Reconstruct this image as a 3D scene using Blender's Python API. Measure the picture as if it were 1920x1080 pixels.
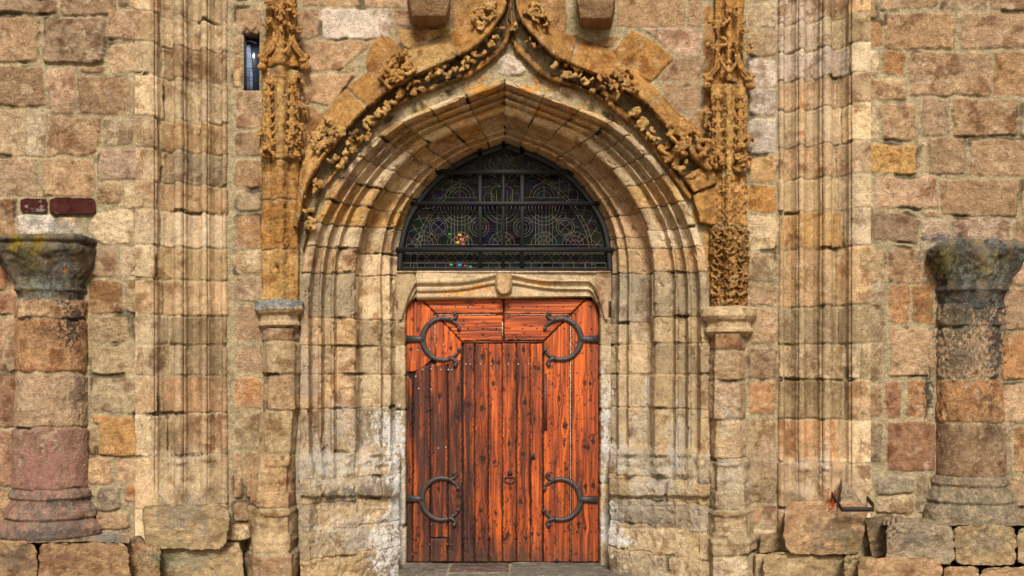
import bpy, math, random
import numpy as np

# ------------------------------------------------------------------ scene, camera, light
for o in list(bpy.data.objects):
    bpy.data.objects.remove(o, do_unlink=True)
SC = bpy.context.scene
COL = SC.collection
S = 0.005            # metres per photo pixel on the portal wall plane
D = 9.0              # camera to portal wall plane
HY = 690.0           # horizon row
ZC = (1055 - HY) * S * (D + 0.8) / D     # eye height above the threshold

cam_d = bpy.data.cameras.new("camera")
cam = bpy.data.objects.new("camera", cam_d)
COL.objects.link(cam)
cam.location = (0, -D, ZC)
cam.rotation_euler = (math.radians(90), 0, 0)
cam_d.sensor_width = 36
cam_d.lens = 36 * D / (1920 * S)
cam_d.shift_y = (HY - 540) / 1920.0
cam_d.clip_end = 500
SC.camera = cam

SUN_EL, SUN_AZ = 41, -2     # azimuth measured from straight behind the camera, towards the left
w = bpy.data.worlds.new("World")
SC.world = w
w.use_nodes = True
nt = w.node_tree
sky = nt.nodes.new("ShaderNodeTexSky")
sky.sky_type = 'NISHITA'
sky.sun_disc = False
sky.sun_elevation = math.radians(SUN_EL)
sky.sun_rotation = math.radians(180 + SUN_AZ)
sky.air_density = 1.0
sky.dust_density = 4.0
bg = nt.nodes["Background"]
bg.inputs[1].default_value = 0.095
nt.links.new(sky.outputs[0], bg.inputs[0])
sd = bpy.data.lights.new("sun", 'SUN')
sun = bpy.data.objects.new("sun", sd)
COL.objects.link(sun)
sd.energy = 3.8
sd.angle = math.radians(13)
sd.color = (1.0, 0.96, 0.90)
sun.rotation_euler = (math.radians(90 - SUN_EL), 0, math.radians(-SUN_AZ))
SC.view_settings.view_transform = 'Standard'
SC.view_settings.look = 'None'
SC.view_settings.exposure = 0.25
SC.view_settings.gamma = 1.0

# ------------------------------------------------------------------ helpers
def PX(px, d=0.0):
    return (np.asarray(px, float) - 960) * S * (D + d) / D
def PZ(py, d=0.0):
    return ZC + (HY - np.asarray(py, float)) * S * (D + d) / D
def P3(px, py, d):
    return (float(PX(px, d)), float(d), float(PZ(py, d)))

def _h(ix, iy, seed):
    h = (ix.astype(np.int64) * 374761393 + iy.astype(np.int64) * 668265263 + seed * 1442695041) & 0xffffffff
    h = ((h ^ (h >> 13)) * 1274126177) & 0xffffffff
    h = (h ^ (h >> 16)) & 0xffffffff
    h = (h * 2246822519) & 0xffffffff
    h = h ^ (h >> 15)
    return h / 4294967295.0
def vn(x, y, seed=0):
    ix = np.floor(x); iy = np.floor(y)
    fx = x - ix; fy = y - iy
    fx = fx * fx * fx * (fx * (fx * 6 - 15) + 10); fy = fy * fy * fy * (fy * (fy * 6 - 15) + 10)
    a = _h(ix, iy, seed); b = _h(ix + 1, iy, seed); c = _h(ix, iy + 1, seed); d = _h(ix + 1, iy + 1, seed)
    return ((a + (b - a) * fx) * (1 - fy) + (c + (d - c) * fx) * fy) * 2 - 1
def fbm(x, y, sc, octv=4, seed=0, gain=0.5):
    x = x / sc; y = y / sc
    s = 0; amp = 1; tot = 0
    for i in range(octv):
        c, sn = math.cos(1.1 * i + .4), math.sin(1.1 * i + .4)
        s = s + amp * vn(x * c - y * sn + 17.3 * i, x * sn + y * c + 9.1 * i, seed + i * 7)
        tot += amp; amp *= gain; x = x * 2.03; y = y * 2.03
    return s / tot * 1.6
def worley(x, y, sc, seed=0):
    x = x / sc; y = y / sc
    ix = np.floor(x); iy = np.floor(y)
    best = np.full(x.shape, 9.0); sec = np.full(x.shape, 9.0)
    for a in (-1, 0, 1):
        for b in (-1, 0, 1):
            cx = ix + a; cy = iy + b
            dx = cx + _h(cx, cy, seed) - x; dy = cy + _h(cx, cy, seed + 5) - y
            dd = np.sqrt(dx * dx + dy * dy)
            sec = np.minimum(sec, np.maximum(dd, best)); best = np.minimum(best, dd)
    return best, sec
def sst(a, b, x):
    t = np.clip((x - a) / (b - a), 0, 1)
    return t * t * (3 - 2 * t)
def lin(c):
    c = np.asarray(c, float) / 255.0
    return np.where(c <= 0.04045, c / 12.92, ((c + 0.055) / 1.055) ** 2.4)
PAL = {
    't': (192, 158, 116), 'p': (206, 170, 140), 'b': (162, 127, 92), 'o': (178, 122, 70), 'l': (208, 180, 138),
    'w': (220, 206, 190), 'd': (128, 96, 70), 'g': (158, 146, 122), 'r': (162, 106, 76), 'a': (186, 137, 76),
    'k': (92, 80, 68), 'R': (84, 40, 33), 'y': (206, 158, 84), 'n': (186, 148, 110), 'e': (172, 150, 112),
    'm': (176, 158, 122), 'q': (214, 196, 180), 's': (134, 126, 112), 'v': (162, 126, 105), 'j': (104, 84, 60), 'u': (120, 100, 88),
}
_t = lin((186, 153, 110))
PAL = {k: (lin(v) if k in 'mRsuvjla' else lin(v) * .68 + _t * .32) for k, v in PAL.items()}

def rect(x0, y0, x1, y1, c='t', **k):
    return dict(p=[(x0, y0), (x1, y0), (x1, y1), (x0, y1)], c=c, **k)
def poly(pts, c='t', **k):
    return dict(p=pts, c=c, **k)

def eval_blocks(U, V, blocks, warp=2.0, soft=2.5, seed=0, jit=1.5):
    """signed distance (positive inside) to the nearest block edge and the block id"""
    rs = random.Random(seed)
    Uw = U + warp * fbm(U, V, 26, 3, seed + 1) + .7 * fbm(U, V, 5, 2, seed + 4)
    Vw = V + warp * fbm(U, V, 26, 3, seed + 2) + .7 * fbm(U, V, 5, 2, seed + 5)
    E = np.full(U.shape, -30.0); I = np.full(U.shape, -1, int)
    for bi, b in enumerate(blocks):
        pts = [(x + rs.uniform(-jit, jit), y + rs.uniform(-jit, jit)) for x, y in b['p']]
        xs = [p[0] for p in pts]; ys = [p[1] for p in pts]
        m = (Uw > min(xs) - 6) & (Uw < max(xs) + 6) & (Vw > min(ys) - 6) & (Vw < max(ys) + 6)
        if not m.any():
            continue
        u = Uw[m]; v = Vw[m]
        area = sum(pts[i][0] * pts[(i + 1) % len(pts)][1] - pts[(i + 1) % len(pts)][0] * pts[i][1] for i in range(len(pts)))
        sg = 1 if area > 0 else -1
        acc = 0; sf = b.get('soft', soft)
        for i in range(len(pts)):
            x0, y0 = pts[i]; x1, y1 = pts[(i + 1) % len(pts)]
            L = math.hypot(x1 - x0, y1 - y0)
            if L < 1e-6: continue
            nx, ny = sg * (y1 - y0) / L, -sg * (x1 - x0) / L
            acc = acc + np.exp(np.clip(((u - x0) * nx + (v - y0) * ny) / sf, -60, 60))
        e = -sf * np.log(acc)
        cur = E[m]; ci = I[m]
        k = e > cur
        cur[k] = e[k]; ci[k] = bi
        E[m] = cur; I[m] = ci
    return E, I

# physical stains on the stone: (x, y, rx, ry, colour, strength, noise scale)
STAINS = []
def stains(px, py, col):
    for (x, y, rx, ry, c, st, ns) in STAINS:
        m = (np.abs(px - x) < rx * 1.6) & (np.abs(py - y) < ry * 1.6)
        if not m.any(): continue
        u = px[m]; v = py[m]
        r = np.sqrt(((u - x) / rx) ** 2 + ((v - y) / ry) ** 2)
        n = fbm(u * 1.5, v * .8, ns, 6, int(x) % 97, .72) + .35 * fbm(u, v, 3.2, 2, 5)
        k = (st * sst(-.10, .20, 1.0 - r + n * .85 - .38))[:, None]
        col[m] = col[m] * (1 - k) + lin(c) * k
    return col

def new_mesh(name, verts, quads, mat, parent=None, col=None, smooth=True, tris=None):
    me = bpy.data.meshes.new(name)
    verts = np.asarray(verts, np.float32).reshape(-1, 3)
    me.vertices.add(len(verts)); me.vertices.foreach_set('co', verts.ravel())
    q = np.asarray(quads, np.int32)
    me.loops.add(q.size); me.loops.foreach_set('vertex_index', q.ravel())
    me.polygons.add(len(q)); me.polygons.foreach_set('loop_start', np.arange(0, q.size, q.shape[1], dtype=np.int32))
    me.polygons.foreach_set('loop_total', np.full(len(q), q.shape[1], np.int32))
    if smooth: me.polygons.foreach_set('use_smooth', np.ones(len(q), bool))
    me.update(); me.validate()
    if col is not None:
        at = me.color_attributes.new('Col', 'FLOAT_COLOR', 'POINT')
        c4 = np.ones((len(verts), 4), np.float32); c4[:, :3] = np.clip(col.reshape(-1, 3), 0, 1)
        at.data.foreach_set('color', c4.ravel())
    o = bpy.data.objects.new(name, me)
    COL.objects.link(o)
    me.materials.append(mat)
    if parent is not None: o.parent = parent; o.matrix_parent_inverse = parent.matrix_world.inverted()
    return o

def empty(name, label, cat, loc=(0, 0, 0), group=None):
    o = bpy.data.objects.new(name, None)
    o.empty_display_size = .1
    o.location = loc
    COL.objects.link(o)
    bpy.context.view_layer.update()
    o['label'] = label; o['category'] = cat
    if group: o['group'] = group
    return o
def tag(o, label, cat, group=None):
    o['label'] = label; o['category'] = cat
    if group: o['group'] = group
    return o

def sheet(name, px, py, d, mat, parent=None, blocks=None, U=None, V=None, dref=None, relief=3.0, rough=1.0,
          mortar='m', mdepth=1.0, base='t', seed=0, keep=None, extra=None, fade=6.0, var=1.0, pit=0.0, warp=2.0,
          wide=None, jit=1.5, softc=2.5, colfn=None, rscale=1.0, ecut=0.0, bvar=1.0):
    """a displaced stone surface over a grid; px, py, d are 2-D arrays; relief etc in photo pixels"""
    if U is None: U = px
    if V is None: V = py
    dr = d if dref is None else np.full(d.shape, float(dref))
    X = PX(px, d); Z = PZ(py, dr); Y = d.copy()
    P = np.stack([X, Y, Z], -1)
    gu = np.gradient(P, axis=1); gv = np.gradient(P, axis=0)
    n = np.cross(gu, gv); n /= (np.linalg.norm(n, axis=-1, keepdims=True) + 1e-12)
    if n[..., 1].mean() > 0: n = -n
    rs = np.random.RandomState(seed + 3)
    nf = fbm(U, V, 34, 5, seed + 11, .55)
    nm = fbm(U, V, 9, 4, seed + 21, .6)
    if blocks:
        E, I = eval_blocks(U, V, blocks, warp, softc, seed, jit)
        nb = len(blocks)
        inside = sst(-0.6 + ecut, fade + ecut, E)
        off = rs.uniform(-1, 1, nb + 1) * 1.6
        for i, b in enumerate(blocks):
            off[i] += b.get('h', 0)
        brt = 1 + rs.uniform(-.20, .16, nb + 1) * var
        hue = rs.uniform(-1, 1, nb + 1)
        rgh = rs.uniform(.6, 1.5, nb + 1)
        tx = rs.uniform(-1, 1, nb + 1) * .02; ty = rs.uniform(-1, 1, nb + 1) * .02
        cen = np.array([np.mean(np.array(b['p']), 0) for b in blocks] + [(0, 0)])
        pc = np.array([PAL[b['c']] for b in blocks] + [PAL[mortar]])
        H = inside * (relief + off[I] * bvar + (U - cen[I, 0]) * tx[I] + (V - cen[I, 1]) * ty[I])
        lump = (nf * 1.5 + nm * .8 * rscale) * rough * rgh[I]
        mort = fbm(U, V, 14, 4, seed + 31, .6)
        H = H + lump * (0.25 + .75 * inside) + (1 - inside) * (mort * 1.1 + relief * .55 - mdepth)
        # a few open cracks
        crack = sst(.35, .75, fbm(U, V, 60, 3, seed + 41)) * sst(-4, -1, -np.abs(E))
        H -= crack * 3.5
        c = pc[I] * brt[I][..., None]
        c = c * (1 + hue[I][..., None] * np.array([.035, 0, -.06]) * var)
        t2 = fbm(U, V, 20, 5, seed + 51, .6)[..., None]; t3 = fbm(U, V, 4, 3, seed + 61, .7)[..., None]; t4 = fbm(U, V, 90, 3, seed + 71)[..., None]
        c = c * (1 + .20 * t2 * np.array([1, 1.05, 1.15]) + .16 * t3 + .10 * t4)
        dk = (sst(.15, .8, fbm(U, V, 28, 5, seed + 81, .65) + rs.uniform(-.3, .35, nb + 1)[I]) * .5)[..., None]
        c = c * (1 - dk * np.array([.8, 1, 1.15]))
        pk = (sst(.2, .9, fbm(U, V, 7, 3, seed + 85, .7)) * rs.uniform(0, .5, nb + 1)[I])[..., None]
        c = c * (1 - pk * .6)
        gy = rs.uniform(0, .22 if mat is not M_ORANGE else .01, nb + 1)[I][..., None] * var
        c = c * (1 - gy) + (c.mean(-1, keepdims=True) * np.array([1.13, 1.0, .80])) * gy
        lt = sst(.35, .9, fbm(U, V, 17, 5, seed + 91, .65))[..., None] * .35
        c = c * (1 - lt) + np.array(lin((226, 204, 168))) * lt
        mc = PAL[mortar] * (1 + .22 * t3 + .2 * t2)
        k = sst(-.3, 2.2, E + .8 * mort)[..., None]
        c = mc * (1 - k) + c * k
        if ecut or True:
            gr = (crack * .65)[..., None]
            c = c * (1 - gr)
    else:
        H = (nf * 1.5 + nm * .8 * rscale) * rough
        t2 = fbm(U, V, 20, 5, seed + 51, .6)[..., None]; t3 = fbm(U, V, 4, 3, seed + 61, .7)[..., None]
        c = PAL[base] * (1 + .22 * t2 * np.array([1, 1.05, 1.15]) + .18 * t3)
        dk = sst(.2, .8, fbm(U, V, 28, 5, seed + 81, .65))[..., None] * .4
        c = c * (1 - dk * np.array([.8, 1, 1.15]))
        E = np.full(U.shape, 20.0); I = np.zeros(U.shape, int)
    if pit > 0:
        w1, w2 = worley(U + 2 * nm, V + 2 * nm, 11, seed + 2)
        w3, w4 = worley(U, V, 5.0, seed + 8)
        g = sst(-.3, .4, fbm(U, V, 40, 3, seed + 99))
        H -= pit * (3.2 * g * sst(.05, .30, w2 - w1) + 1.3 * (1 - sst(.12, .42, w3)))
    if extra is not None:
        dh, c2 = extra(U, V, px, py, E, I, c)
        H = H + dh
        if c2 is not None: c = c2
    if colfn is not None: c = colfn(px, py, c)
    c = stains(px, py, c)
    P = P + n * (H * S)[..., None]
    nv, nu = U.shape
    idx = np.arange(nv * nu).reshape(nv, nu)
    q = np.stack([idx[:-1, :-1], idx[:-1, 1:], idx[1:, 1:], idx[1:, :-1]], -1)
    if keep is not None:
        kk = keep[:-1, :-1] & keep[:-1, 1:] & keep[1:, 1:] & keep[1:, :-1]
        q = q[kk]
    q = q.reshape(-1, 4)
    # face orientation towards the viewer
    a, b_, c_ = P.reshape(-1, 3)[q[:, 0]], P.reshape(-1, 3)[q[:, 1]], P.reshape(-1, 3)[q[:, 2]]
    fn = np.cross(b_ - a, c_ - a)
    if fn[:, 1].mean() > 0: q = q[:, ::-1]
    used = np.zeros(nv * nu, bool); used[q.ravel()] = True
    remap = np.cumsum(used) - 1
    return new_mesh(name, P.reshape(-1, 3)[used], remap[q], mat, parent, c.reshape(-1, 3)[used])

def grid(xs, ys):
    return np.meshgrid(xs, ys)
def span(a, b, step):
    return np.linspace(a, b, max(2, int(round(abs(b - a) / step)) + 1))
def axis(*segs):
    out = []
    for (a, b, st) in segs:
        s_ = span(a, b, st)
        out.append(s_ if not out else s_[1:])
    return np.concatenate(out)
def resample(pts, n=None, step=None, smooth=False):
    """polyline points -> evenly spaced"""
    p = np.array(pts, float)
    if smooth:
        out = []
        for i in range(len(p) - 1):
            p0 = p[max(i - 1, 0)]; p1 = p[i]; p2 = p[i + 1]; p3 = p[min(i + 2, len(p) - 1)]
            for t in np.linspace(0, 1, 12, endpoint=False):
                out.append(.5 * ((2 * p1) + (-p0 + p2) * t + (2 * p0 - 5 * p1 + 4 * p2 - p3) * t * t + (-p0 + 3 * p1 - 3 * p2 + p3) * t ** 3))
        out.append(p[-1]); p = np.array(out)
    L = np.concatenate([[0], np.cumsum(np.linalg.norm(np.diff(p[:, :2], axis=0), axis=1) + 1e-9)])
    if n is None: n = max(2, int(L[-1] / step) + 1)
    s = np.linspace(0, L[-1], n)
    return np.stack([np.interp(s, L, p[:, k]) for k in range(p.shape[1])], -1), s

# ------------------------------------------------------------------ materials
def mat_new(name):
    m = bpy.data.materials.new(name); m.use_nodes = True
    nt = m.node_tree; b = nt.nodes["Principled BSDF"]
    return m, nt, b
def N(nt, t, **k):
    n = nt.nodes.new(t)
    for a, v in k.items(): setattr(n, a, v)
    return n
def stone_mat(name, bump=1.0, grain=70.0, speck=.5, dark=.35):
    m, nt, b = mat_new(name); L = nt.links.new
    tc = N(nt, "ShaderNodeNewGeometry")
    at = N(nt, "ShaderNodeAttribute", attribute_name='Col')
    n1 = N(nt, "ShaderNodeTexNoise"); n1.inputs['Scale'].default_value = grain; n1.inputs['Detail'].default_value = 6; n1.inputs['Roughness'].default_value = .72
    n2 = N(nt, "ShaderNodeTexNoise"); n2.inputs['Scale'].default_value = 18; n2.inputs['Detail'].default_value = 8; n2.inputs['Roughness'].default_value = .7
    vo = N(nt, "ShaderNodeTexVoronoi"); vo.inputs['Scale'].default_value = grain * .9
    for t in (n1, n2, vo): L(tc.outputs['Position'], t.inputs['Vector'])
    mr = N(nt, "ShaderNodeMapRange"); mr.inputs[1].default_value = .36; mr.inputs[2].default_value = .64
    mr.inputs[3].default_value = 1 - speck; mr.inputs[4].default_value = 1 + speck * .75
    L(n1.outputs[0], mr.inputs[0])
    mr2 = N(nt, "ShaderNodeMapRange"); mr2.inputs[1].default_value = .35; mr2.inputs[2].default_value = .65
    mr2.inputs[3].default_value = 1 - dark; mr2.inputs[4].default_value = 1 + dark * .6
    L(n2.outputs[0], mr2.inputs[0])
    mu = N(nt, "ShaderNodeMath", operation='MULTIPLY'); L(mr.outputs[0], mu.inputs[0]); L(mr2.outputs[0], mu.inputs[1])
    vm = N(nt, "ShaderNodeVectorMath", operation='SCALE'); L(at.outputs['Color'], vm.inputs[0]); L(mu.outputs[0], vm.inputs['Scale'])
    L(vm.outputs[0], b.inputs['Base Color'])
    b.inputs['Roughness'].default_value = .92
    b.inputs['Specular IOR Level'].default_value = .15
    ad = N(nt, "ShaderNodeMath", operation='MULTIPLY_ADD'); ad.inputs[1].default_value = 1.6
    L(n2.outputs[0], ad.inputs[0]); L(n1.outputs[0], ad.inputs[2])
    ad2 = N(nt, "ShaderNodeMath", operation='MULTIPLY_ADD'); ad2.inputs[1].default_value = .35
    L(vo.outputs['Distance'], ad2.inputs[0]); L(ad.outputs[0], ad2.inputs[2])
    bp = N(nt, "ShaderNodeBump"); bp.inputs['Strength'].default_value = 1.0; bp.inputs['Distance'].default_value = .012 * bump
    L(ad2.outputs[0], bp.inputs['Height']); L(bp.outputs[0], b.inputs['Normal'])
    return m
M_STONE = stone_mat('granite_ashlar', 1.5, 95, .36, .26)
M_SMOOTH = stone_mat('dressed_granite', .9, 110, .42, .13)
M_ORANGE = stone_mat('weathered_limestone', 1.5, 110, .42, .35)
M_LICHEN = stone_mat('lichened_granite', 1.5, 120, .6, .35)

def plain_mat(name, col, rough=.5, metal=0.0, bump=0.0, scale=60, var=.3):
    m, nt, b = mat_new(name); L = nt.links.new
    g = N(nt, "ShaderNodeNewGeometry")
    n1 = N(nt, "ShaderNodeTexNoise"); n1.inputs['Scale'].default_value = scale; n1.inputs['Detail'].default_value = 6
    L(g.outputs['Position'], n1.inputs['Vector'])
    mr = N(nt, "ShaderNodeMapRange"); mr.inputs[1].default_value = .35; mr.inputs[2].default_value = .65; mr.inputs[3].default_value = 1 - var; mr.inputs[4].default_value = 1 + var
    L(n1.outputs[0], mr.inputs[0])
    vm = N(nt, "ShaderNodeVectorMath", operation='SCALE'); vm.inputs[0].default_value = tuple(lin(col)); L(mr.outputs[0], vm.inputs['Scale'])
    L(vm.outputs[0], b.inputs['Base Color'])
    b.inputs['Roughness'].default_value = rough; b.inputs['Metallic'].default_value = metal
    if bump:
        bp = N(nt, "ShaderNodeBump"); bp.inputs['Distance'].default_value = bump; L(n1.outputs[0], bp.inputs['Height']); L(bp.outputs[0], b.inputs['Normal'])
    return m
M_IRON = plain_mat('wrought_iron', (58, 50, 47), .5, .25, .004, 90, .4)
M_BLACKIRON = plain_mat('dark_painted_iron', (9, 8, 8), .7, 0, .002, 90, .3)
M_LEAD = plain_mat('window_lead', (104, 98, 80), .6, 0, 0, 40, .4)
M_STUD = plain_mat('zinc_stud', (138, 142, 132), .45, .5, .001, 90, .3)
M_RUST = plain_mat('rusty_stud', (96, 48, 34), .7, .3, .002, 120, .4)
M_NAIL = plain_mat('black_nail', (34, 20, 16), .6, .3, .001, 120, .3)

# ------------------------------------------------------------------ stains: lime wash, soot, lichen, rust
def stain(x, y, rx, ry, c, st=.7, ns=18): STAINS.append((x, y, rx, ry, c, st, ns))
WH = (208, 203, 194); GR = (112, 106, 96); BK = (44, 44, 46); GN = (120, 116, 62); LM = (205, 178, 126)
OR_ = (214, 150, 60)
# left jamb
for a in [(740, 840, 26, 90, WH, .95, 14), (742, 950, 26, 110, WH, .9, 16), (722, 1020, 50, 60, WH, .9, 14), (715, 800, 34, 40, WH, .8, 12),
          (640, 790, 40, 60, (196,188,172), .4, 12), (640, 880, 70, 40, (196,188,172), .45, 12), (600, 860, 30, 60, (170, 162, 150), .6, 14), (690, 860, 40, 40, WH, .35, 10),
          (660, 1000, 80, 50, (190, 182, 168), .5, 14), (640, 930, 60, 25, GR, .8, 12), (700, 915, 35, 22, GR, .8, 9), (560, 880, 20, 80, (176, 166, 150), .5, 12),
          (575, 700, 26, 120, (164, 156, 140), .5, 16), (610, 600, 30, 120, (160, 146, 118), .4, 20),
          # right jamb
          (1132, 820, 14, 110, WH, .85, 12), (1136, 750, 16, 60, WH, .7, 12), (1140, 990, 30, 60, WH, .8, 14), (1162, 1015, 36, 16, WH, .95, 8),
          (1215, 730, 12, 34, (206,198,184), .6, 7), (1205, 800, 26, 60, (190,180,160), .4, 10), (1240, 900, 70, 60, (176, 168, 152), .5, 12), (1160, 850, 40, 40, (190,182,168), .45, 12),
          (1270, 820, 30, 90, (186, 180, 168), .5, 12), (1200, 960, 90, 40, (150, 140, 122), .6, 14), (1235, 980, 40, 12, (110, 100, 84), .8, 8),
          (1370, 880, 40, 60, (190, 178, 160), .5, 12), (1365, 780, 26, 60, (206, 196, 170), .5, 12), (1180, 520, 70, 60, (150, 138, 112), .35, 20),
          (1290, 780, 30, 120, (150, 140, 118), .4, 20), (1500, 870, 40, 30, (196, 178, 156), .25, 8),
          # left wall and columns
          (60, 500, 40, 40, (92, 84, 50), .8, 10), (132, 610, 26, 60, BK, .85, 6),
          (100, 630, 50, 26, BK, .35, 6), (145, 740, 22, 50, BK, .5, 6), (30, 470, 24, 24, (140, 116, 30), .9, 7), (70, 470, 16, 26, (140, 116, 30), .9, 7), (80, 545, 40, 24, (130, 136, 124), .7, 9),
          (122, 518, 7, 5, (196, 120, 40), .8, 3), (60, 410, 50, 24, (168, 162, 150), .6, 12), (110, 430, 60, 18, (150, 150, 140), .7, 10),
          (90, 870, 70, 60, (170, 120, 110), .5, 16), (90, 985, 100, 26, (110, 100, 92), .8, 12), (120, 930, 60, 14, (96, 88, 78), .8, 9), (200, 1005, 60, 14, (150, 148, 140), .7, 10),
          (350, 960, 70, 60, (140, 130, 112), .6, 14), (340, 860, 60, 40, (188, 172, 146), .5, 12), (340, 1050, 90, 30, (150, 142, 116), .7, 12), (300, 1050, 40, 30, (92, 98, 60), .6, 10),
          (120, 1050, 90, 40, (112, 72, 56), .6, 14), (30, 1050, 40, 40, (88, 84, 74), .6, 12),
          # right
          (1825, 580, 60, 30, (72, 72, 66), .9, 8), (1800, 610, 60, 50, (92, 88, 72), .85, 6), (1866, 640, 22, 90, (60,60,58), .85, 7),
          (1800, 670, 60, 50, (100, 92, 76), .7, 6), (1760, 448, 44, 16, (118, 116, 112), .8, 5), (1728, 480, 16, 36, (112, 108, 100), .7, 6), (1770, 500, 30, 30, (142, 132, 70), .6, 6),
          (1850, 510, 40, 30, (150, 140, 90), .5, 5), (1815, 850, 66, 70, (146, 120, 88), .6, 8), (1860, 780, 30, 60, (90, 76, 60), .5, 8), 
          (1720, 1010, 60, 30, (112, 106, 96), .55, 9), (1850, 1015, 60, 26, (112, 106, 96), .55, 9), (1740, 730, 12, 60, BK, .8, 6),
          (1560, 940, 16, 26, (150, 64, 20), 1, 7), (1575, 1000, 90, 50, (122, 110, 88), .6, 14), (1600, 1030, 60, 40, (106, 100, 66), .6, 12), (1660, 985, 40, 24, (58, 56, 46), .9, 9),
          (1545, 860, 20, 40, (206, 190, 168), .6, 9), (1505, 920, 30, 24, (200, 180, 160), .35, 7), (1430, 850, 30, 30, (180, 150, 132), .5, 10),
          # lintel and arch
          (860, 548, 60, 6, (224, 150, 50), .7, 9), (900, 538, 30, 8, (224, 150, 50), .7, 9), (1010, 530, 40, 8, (216, 150, 64), .6, 9), (1040, 520, 60, 8, (160, 150, 130), .5, 9),
          (900, 170, 60, 12, OR_, .75, 12), (990, 168, 50, 12, OR_, .8, 12), (860, 215, 60, 30, OR_, .5, 14), (1020, 210, 60, 20, OR_, .5, 14), (790, 215, 40, 26, (212, 168, 90), .5, 14),
          (820, 240, 60, 26, (206, 160, 84), .45, 12), (1100, 225, 60, 30, (206, 160, 84), .45, 12), (655, 345, 24, 30, (168, 140, 124), .7, 10),
          # wall patches
          (1395, 470, 14, 40, (88, 74, 52), .6, 9), (1440, 520, 50, 40, (128, 112, 78), .5, 14), (1495, 60, 60, 90, (220, 200, 176), .5, 16), (1502, 210, 4, 60, (196, 130, 60), .6, 6),
          (1560, 620, 110, 130, (132, 112, 80), .5, 24), (1500, 720, 60, 60, (110, 86, 56), .5, 14), (400, 700, 40, 60, (120, 98, 70), .5, 14), (380, 640, 60, 90, (144, 116, 84), .5, 18),
          (310, 820, 60, 60, (150, 126, 90), .5, 16), (150, 200, 90, 70, (120, 92, 70), .4, 16), (300, 330, 50, 90, (196, 160, 120), .4, 14),
          (470, 730, 26, 30, (170, 110, 62), .35, 10), (330, 830, 14, 60, (96, 86, 60), .4, 8)]:
    stain(*a)

# ------------------------------------------------------------------ block layouts (photo pixels on each wall's own plane)
R_ = rect
def fill(x0, x1, y0, y1, rng, hmin=50, hmax=80, wmin=60, wmax=120, cols='tpbtpntt'):
    out = []; y = y0
    while y < y1 - 8:
        h = rng.uniform(hmin, hmax)
        if y + h > y1 - 25: h = y1 - y
        x = x0 - rng.uniform(0, 30) * 0
        while x < x1 - 8:
            ww = rng.uniform(wmin, wmax)
            if x + ww > x1 - 30: ww = x1 - x
            out.append(rect(x + 2.5, y + 2.5, x + ww - 2.5, y + h - 2.5, rng.choice(cols)))
            x += ww
        y += h
    return out
rg = random.Random(5)
LW = [R_(-30,0,108,27,'b',h=1), R_(114,-28,221,31,'b',h=2), R_(225,-10,243,16,'t'), R_(246,-22,285,19,'t'),
 R_(-30,32,74,118,'n',h=2), R_(82,34,199,121,'b',h=5), R_(203,22,270,76,'p'), R_(205,82,260,138,'t'), R_(275,22,300,80,'t'),
 R_(-30,125,84,200,'b',h=3), R_(90,128,142,201,'p'), poly([(146,143),(200,141),(245,150),(244,205),(232,218),(150,214)],'n'), R_(150,126,200,139,'b'),
 R_(264,82,300,142,'t'), R_(248,147,300,217,'e'), R_(-30,204,48,292,'t'), poly([(51,204),(96,204),(82,294),(50,294)],'l'), poly([(98,218),(191,222),(190,272),(180,292),(84,292)],'n',h=2), R_(98,204,140,218,'b'),
 R_(194,224,250,272,'l'), R_(255,222,300,276,'t'), R_(-30,296,72,370,'n'), R_(80,298,180,369,'n',h=1), R_(185,278,261,337,'p'), R_(264,280,300,338,'o'),
 R_(183,341,232,385,'t'), R_(236,343,300,391,'l'), R_(-30,373,30,448,'o'), poly([(33,404),(104,402),(103,441),(33,441)],'w'), R_(107,404,146,440,'l'),
 poly([(182,390),(235,386),(257,398),(255,458),(190,456),(146,420),(146,406),(176,402)],'l'), R_(259,396,300,460,'t'),
 R_(-30,452,16,545,'r'), R_(20,448,160,560,'n'), R_(165,462,222,520,'n'), R_(226,462,300,518,'l'), R_(165,524,232,588,'b'), R_(236,522,300,588,'e'),
 R_(-30,550,34,593,'r'), R_(-30,596,6,698,'r'), R_(9,596,34,698,'n'), R_(36,580,162,1000,'n'), R_(166,592,243,644,'e'), R_(247,592,300,644,'e'),
 R_(167,648,251,702,'e'), R_(172,706,259,774,'e'), R_(255,648,300,704,'b'), R_(262,708,300,774,'e'), R_(-30,701,34,802,'r'), R_(-30,806,34,912,'r'),
 R_(172,778,208,795,'o'), R_(166,798,180,855,'t'), R_(184,780,260,856,'a',h=2), R_(264,778,300,856,'e'), R_(165,858,212,907,'n'), R_(217,860,260,903,'n'),
 R_(184,911,228,957,'g',h=4), R_(234,906,260,942,'o'), R_(184,961,246,992,'n',h=5), R_(-30,916,30,980,'b'), R_(248,946,296,975,'n'), R_(262,950,300,1030,'o'),
 R_(-30,985,260,1012,'e',h=3), R_(-30,1015,300,1100,'b')]
LW += fill(-560, -34, -260, 1100, rg) + fill(-34, 300, -260, -30, rg)
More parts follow.
